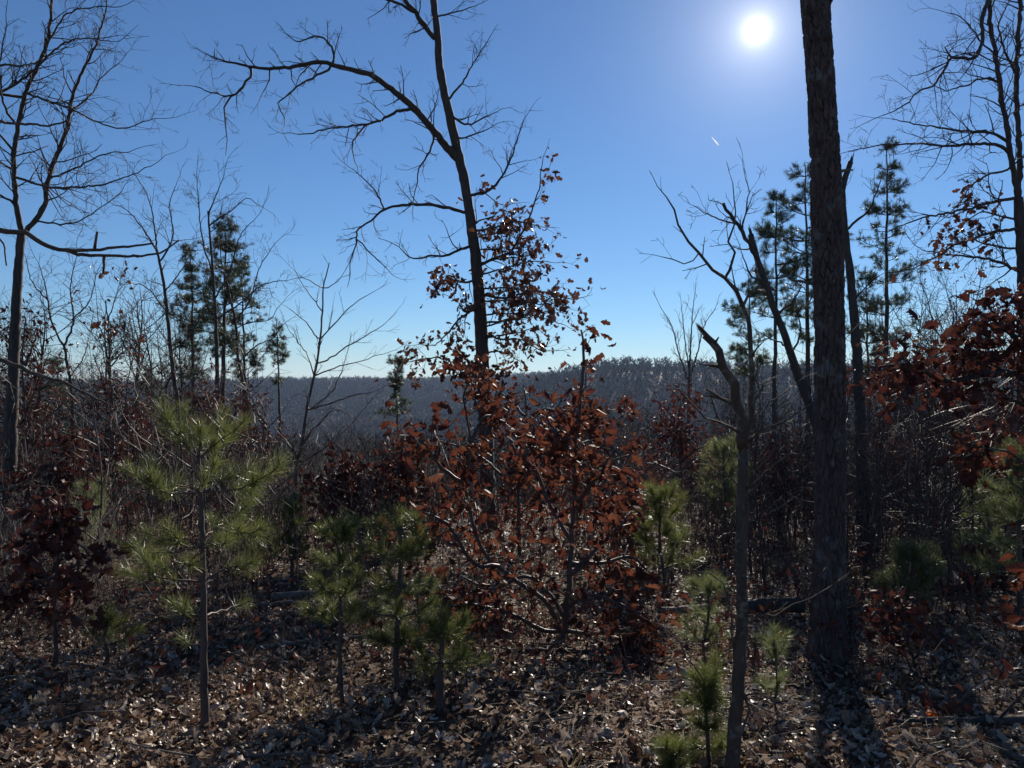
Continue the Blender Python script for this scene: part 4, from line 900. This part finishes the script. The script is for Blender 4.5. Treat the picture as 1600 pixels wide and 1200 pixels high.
R.seed(31)
def put(name, me, p, s, lab, cat, grp):
    o = bpy.data.objects.new(name, me); COL.objects.link(o); o.location = tuple(p); o.rotation_euler = (R.gauss(0, .03), R.gauss(0, .03), R.uniform(0, 6.28)); o.scale = (s, s, s)
    return tag(o, lab, cat, grp)
def zone(px):
    for lim, t in ((230, 'around the oak at the left edge'), (470, 'behind the left front pine'), (700, 'between the slender sapling and the leaning oak'), (1000, 'behind the central red oak'), (1260, 'behind the crooked tree'), (1420, 'just right of the thick pine trunk')):
        if px < lim: return t
    return 'below the limbs of the right edge oak'
n = 0; tries = 0
while n < 230 and tries < 4000:
    tries += 1
    d = 24 * (240 / 24) ** (R.random() ** .8); px = R.uniform(-60, 1660); p = GX(px, d); hh, me = R.choice(PR)
    top = 600 - (p[2] + hh * .95 - CAMZ) / d * F
    lim = (545 if R.random() < .5 else 455) if (px < 330 or px > 1290) else 545 if (px < 400 or px > 1130) else (665 if px < 820 else 630)
    s = R.uniform(.75, 1.05); top = 600 - (p[2] + hh * s * .95 - CAMZ) / d * F
    if top < lim: s *= (CAMZ - p[2] + (600 - lim) / F * d) / (hh * s * .95)
    if s < .35: continue
    put('bare_tree', me, p, s, 'thin bare grey tree on the wooded slope ' + zone(px), 'tree', 'bare trees on the slope below'); n += 1
for i in range(22):                                          # nearer bare trees that stand up against the sky at both sides
    px = R.uniform(-40, 300) if i % 2 else R.uniform(1330, 1640); d = R.uniform(15, 27); p = GX(px, d); hh, me = R.choice(PR); top = R.uniform(410, 520)
    put('bare_tree', me, p, (CAMZ + (600 - top) / F * d - p[2]) / (hh * .95), 'bare tree standing against the sky ' + zone(px), 'tree', 'bare trees against the sky')
# twiggy shrubs
SP = []
for s in range(6):
    R.seed(300 + s); b = MB(); h = 1.5
    for k in range(7):
        a = R.uniform(0, 6.28); grow(b, np.array([R.gauss(0, .08), R.gauss(0, .08), -.05]), unit(np.array([math.cos(a) * .4, math.sin(a) * .4, 1])), h * R.uniform(.6, 1.0), .007, 2, dict(THIN, rmin=.0016, kids=(4, 5), seg=.15, wander=.16, lmin=.1))
    SP.append(b.mesh('bare_shrub', M['twig'] if s % 3 else M['dead_wood']))
R.seed(77)
for i in range(260):
    d = 6.2 * (26 / 6.2) ** R.random(); px = R.uniform(-80, 1680)
    if d < 8.5 and 380 < px < 1240 and R.random() < .6: d += 4
    p = GX(px, d); put('bare_shrub', R.choice(SP), p, R.uniform(.55, 1.15) * (1 if d > 9 else .7) * (1.35 if px > 1330 and d > 9 else 1), 'leafless twiggy shrub in the brush ' + zone(px), 'shrub', 'twiggy shrubs beyond the clearing')
# thin saplings standing in the brush
SS = []
for s in range(5):
    SS.append(bare_proto(3.4, 500 + s, dict(OAK, rmin=.0022, seg=.16, lmin=.12, kids=(3, 4), wander=.2, up=.06), 6, 12, .017, 1).mesh('bare_sapling', M['twig'] if s % 2 else M['oak_bark']))
R.seed(91)
for i in range(270):
    d = 7.5 * (30 / 7.5) ** R.random(); px = R.choice((R.uniform(-60, 640), R.uniform(960, 1660), R.uniform(1320, 1660)))
    p = GX(px, d); s = R.uniform(.5, 1.0); top = 600 - (p[2] + 3.2 * s - CAMZ) / d * F
    if 400 < px < 1130 and top < 625: s *= .6
    put('bare_sapling', R.choice(SS), p, s, 'thin bare sapling standing in the brush ' + zone(px), 'sapling', 'thin saplings in the brush')

# low undergrowth: stems and small leaves nobody could count
def undergrowth():
    b = MB(); lf = MB(); tp = []
    for i in range(3700):
        d = 4.3 * (28 / 4.3) ** (R.random() ** .75); x = R.uniform(-.78, .78) * d; h = R.uniform(.12, .5) * (1 if d < 8 else 1.6)
        if d < 6 and R.random() < .35: continue
        p = np.array([x, d, H(x, d) - .01]); dd = unit(np.array([R.gauss(0, .3), R.gauss(0, .3), 1]))
        grow(b, p, dd, h, .0022 + .00016 * d, 1, dict(THIN, rmin=.0010 + .0001 * d, seg=.12, kids=(5, 4), lmin=.05, wander=.16), tp)
    tag(b.build('undergrowth', M['twig']), 'low thin woody stems growing through the leaf litter', 'undergrowth', None, 'stuff')
    n = 11000; I = NR.randint(0, len(tp), n); P = np.array([tp[i][0] for i in I]) + NR.normal(0, .05, (n, 3)); ax = NR.normal(0, 1, (n, 3)); ax[:, 2] -= .4
    scatter(lf, LEAF_TINY, P, ax, NR.normal(0, 1, (n, 3)), NR.uniform(.035, .085, n) * (1 + .03 * P[:, 1]))
    tag(lf.build('undergrowth_leaves', M['dark_leaf'], smooth=False), 'small wine red leaves on the low undergrowth stems', 'undergrowth', None, 'stuff')
undergrowth()
def thicket():
    b = MB(); n = 0
    while n < 1900:
        d = 11 * (36 / 11) ** R.random(); px = R.uniform(-60, 1660); dens = 1.0 if px > 1130 else (.75 if px < 640 else .35)
        if R.random() > dens: continue
        n += 1; p = GX(px, d); h = R.uniform(.7, 2.0)
        top = 600 - (p[2] + h - CAMZ) / d * F
        if 420 < px < 1130 and top < 670: h *= .55
        grow(b, p, unit(np.array([R.gauss(0, .22), R.gauss(0, .22), 1])), h, .004 + .0003 * d, 1, dict(THIN, rmin=.0012 + .00012 * d, seg=.3, kids=(2.2, 5), lmin=.1, wander=.13, ratio=(.25, .5)))
    tag(b.build('thicket', M['grey_bark']), 'dense tangle of thin bare stems filling the slope behind the clearing', 'thicket', None, 'stuff')
thicket()

# ------------------------------------------------------------------ stump, logs, fallen branches, stones
def log(name, label, pts, w0, w1, d0, d1, bark_m='dead_wood', lift=.03, sides=12, cat='log', stubs=0):
    """fallen wood lying on the ground: pixel x at distance, resting on the surface"""
    rows = []
    for i, px in enumerate(pts):
        t = i / (len(pts) - 1); d = d0 + (d1 - d0) * t; x = (px - 800) / F * d; r = (w0 + (w1 - w0) * t) * d / F / 2
        rows.append([x, d, H(x, d) + r * .75 + lift, r])
    C = resample(rows, .06, .004); g = C[0, :3].copy(); g[2] = H(g[0], g[1])
    root = thing(name, g, label, cat); C[:, :3] -= g
    b = MB(); b.tube(C[:, :3], C[:, 3] * (1 + NR.normal(0, .06, len(C))), sides); b.build('trunk', M[bark_m], root)
    for k in range(stubs):
        kk = R.randint(2, len(C) - 2); b = MB(); grow(b, C[kk, :3], unit(np.array([R.gauss(0, .5), R.gauss(0, .5), .7])), R.uniform(.15, .4), C[kk, 3] * .4, 1, OAK); b.build('branch', M[bark_m], root)
def stump():
    g = GX(515, 6.35); root = thing('tree_stump', g, 'dark cut stump among the leaves left of centre', 'stump'); k = 22; n = 9; th = np.arange(k) * 2 * math.pi / k
    zs = np.linspace(-.06, .21, n); V = []
    for i, z in enumerate(zs):
        r = .105 + .05 * max(0, (.10 - z)) / .16 * (1 + .5 * np.sin(th * 3 + 1)) + NR.normal(0, .003, k) + .006 * np.sin(th * 8)
        V.append(np.stack([r * np.cos(th), r * np.sin(th), np.full(k, z) + (.02 * np.cos(th + 1) if i == n - 1 else 0)], 1))
    b = MB(); i = np.arange(n - 1)[:, None]; j = np.arange(k)[None]
    b.raw(np.concatenate(V), np.stack([i * k + j, i * k + (j + 1) % k, (i + 1) * k + (j + 1) % k, (i + 1) * k + j], -1).reshape(-1, 4)); b.build('bark', M['oak_bark'], root)
    b = MB(); b.raw(np.vstack([V[-1] * [.985, .985, 1] + [0, 0, .003], [[0, 0, .215]]]), None, [[a, (a + 1) % k, k] for a in range(k)]); b.build('cut_face', M['cut_wood'], root)
stump()
log('fallen_log', 'weathered log lying behind the stump', [425, 470, 510], 16, 13, 7.3, 7.55, 'cut_wood')
log('fallen_branch', 'grey fallen branch just behind the stump', [400, 450, 500, 545], 8, 7, 6.9, 7.1)
log('fallen_branch', 'long thin fallen branch in front of the stump', [400, 480, 560, 640], 7, 5, 5.75, 5.95)
log('fallen_log', 'thick dark log on the ground left of the thick pine', [1150, 1200, 1255], 23, 25, 6.9, 6.8, 'oak_bark', .05)
log('fallen_log', 'log with pale broken end right of the central red oak', [1030, 1075, 1110], 13, 11, 7.0, 7.2, 'cut_wood')
log('fallen_branch', 'slender pole lying across the trunk shadow at lower right', [1215, 1300, 1380, 1440], 8, 6, 4.16, 4.2, 'oak_bark')
log('fallen_branch', 'dark fallen branch at the lower right corner', [1440, 1500, 1560, 1640], 9, 17, 4.2, 4.32, 'oak_bark', stubs=2)
log('fallen_branch', 'dark branch lying under the central red oak', [820, 880, 940, 1000], 8, 6, 5.7, 5.9, 'oak_bark', stubs=2)
log('fallen_branch', 'short stick lying left of the thick pine base', [1205, 1230, 1262], 5, 5, 5.9, 5.85)
log('fallen_branch', 'dead branch among sticks at the lower left edge', [-20, 60, 140], 7, 4, 4.9, 5.2, 'dead_wood', stubs=3)
log('fallen_branch', 'dead stick pile branch at left, crossing the shadow', [20, 110, 190, 240], 6, 3, 5.5, 5.0, 'dead_wood', stubs=3)
log('fallen_branch', 'pale fallen pole far back between the young pines', [660, 720, 790], 6, 5, 8.6, 9.2, 'cut_wood')
log('fallen_log', 'dark log in the shade far back right of the pale pine', [1480, 1540, 1600], 14, 12, 8.0, 8.3, 'oak_bark')
def stone(label, px, d, s, seed):
    rs = np.random.RandomState(seed); g = GX(px, d); n, k = 9, 14; V = []
    for i in range(n):
        ph = math.pi * i / (n - 1)
        for j in range(k):
            a = 2 * math.pi * j / k; r = 1 + .18 * math.sin(3 * a + seed) * math.sin(ph) + .14 * math.sin(5 * ph + a * 2) + rs.normal(0, .04)
            V.append([s * 1.2 * r * math.sin(ph) * math.cos(a), s * .9 * r * math.sin(ph) * math.sin(a), s * .65 * r * math.cos(ph) + s * .3])
    b = MB(); i = np.arange(n - 1)[:, None]; j = np.arange(k)[None]
    b.raw(V, np.stack([i * k + j, (i + 1) * k + j, (i + 1) * k + (j + 1) % k, i * k + (j + 1) % k], -1).reshape(-1, 4))
    o = b.build('stone', M['rock'], smooth=True); o.location = tuple(g); tag(o, label, 'stone', 'small stones in the litter')
stone('pale rounded stone right of the trunk shadow', 1371, 4.6, .055, 1)
stone('dark stone at the bottom edge below the shaded young pine', 765, 3.82, .06, 2)
stone('grey stone in front of the central red oak, near the bottom', 948, 4.12, .05, 3)
stone('dark stone beside the small pale pine right of centre', 1058, 5.3, .07, 4)
ol = thing('orange_leaf', PX(1463, 1117, 4.25), 'single bright orange leaf glowing above the fallen branch, lower right', 'leaf')
leaf_objects(ol, M['orange_leaf'], np.zeros((1, 3)) - [.05, 0, -.02], np.array([[1.0, .1, -.35]]), np.array([[.1, -.8, .5]]), np.array([.12]), 'hi', 'blade')
b = MB(); b.tube([[-.05, 0, .02], [-.02, .03, -.12], [-.02, .04, -.30]], [.0015, .0018, .002], 5); b.build('stalk', M['twig'], ol)

# ------------------------------------------------------------------ contrail and haze
m, n_, o_ = mat('contrail'); tr = n_.nodes.new('ShaderNodeBsdfTranslucent'); tr.inputs['Color'].default_value = (.95, .95, .95, 1); n_.links.new(tr.outputs[0], o_.inputs['Surface'])
b = MB(); D = 9000; A0 = PX(1112, 214, D); A1 = PX(1123, 227, D); A2 = (A0 + A1) / 2
b.tube([A0 - A0, A2 - A0, A1 - A0], [2, 6, 7], 8); o = b.build('contrail', m); o.location = tuple(A0); tag(o, 'short white aircraft trail in the blue sky', 'contrail')

m, n_, o_ = mat('haze'); pv = n_.nodes.new('ShaderNodeVolumePrincipled'); pv.inputs['Color'].default_value = (.50, .68, 1.0, 1); pv.inputs['Density'].default_value = .00009; pv.inputs['Anisotropy'].default_value = .25
n_.links.new(pv.outputs[0], o_.inputs['Volume'])
b = MB(); x0, x1, y0, y1, z0, z1 = -2700, 2700, -90, 3300, -72, 60
b.raw([[x0, y0, z0], [x1, y0, z0], [x1, y1, z0], [x0, y1, z0], [x0, y0, z1], [x1, y0, z1], [x1, y1, z1], [x0, y1, z1]], [[0, 3, 2, 1], [4, 5, 6, 7], [0, 1, 5, 4], [1, 2, 6, 5], [2, 3, 7, 6], [3, 0, 4, 7]])
tag(b.build('haze', m, smooth=False), 'thin blue haze in the air over the valley', 'haze', None, 'stuff')
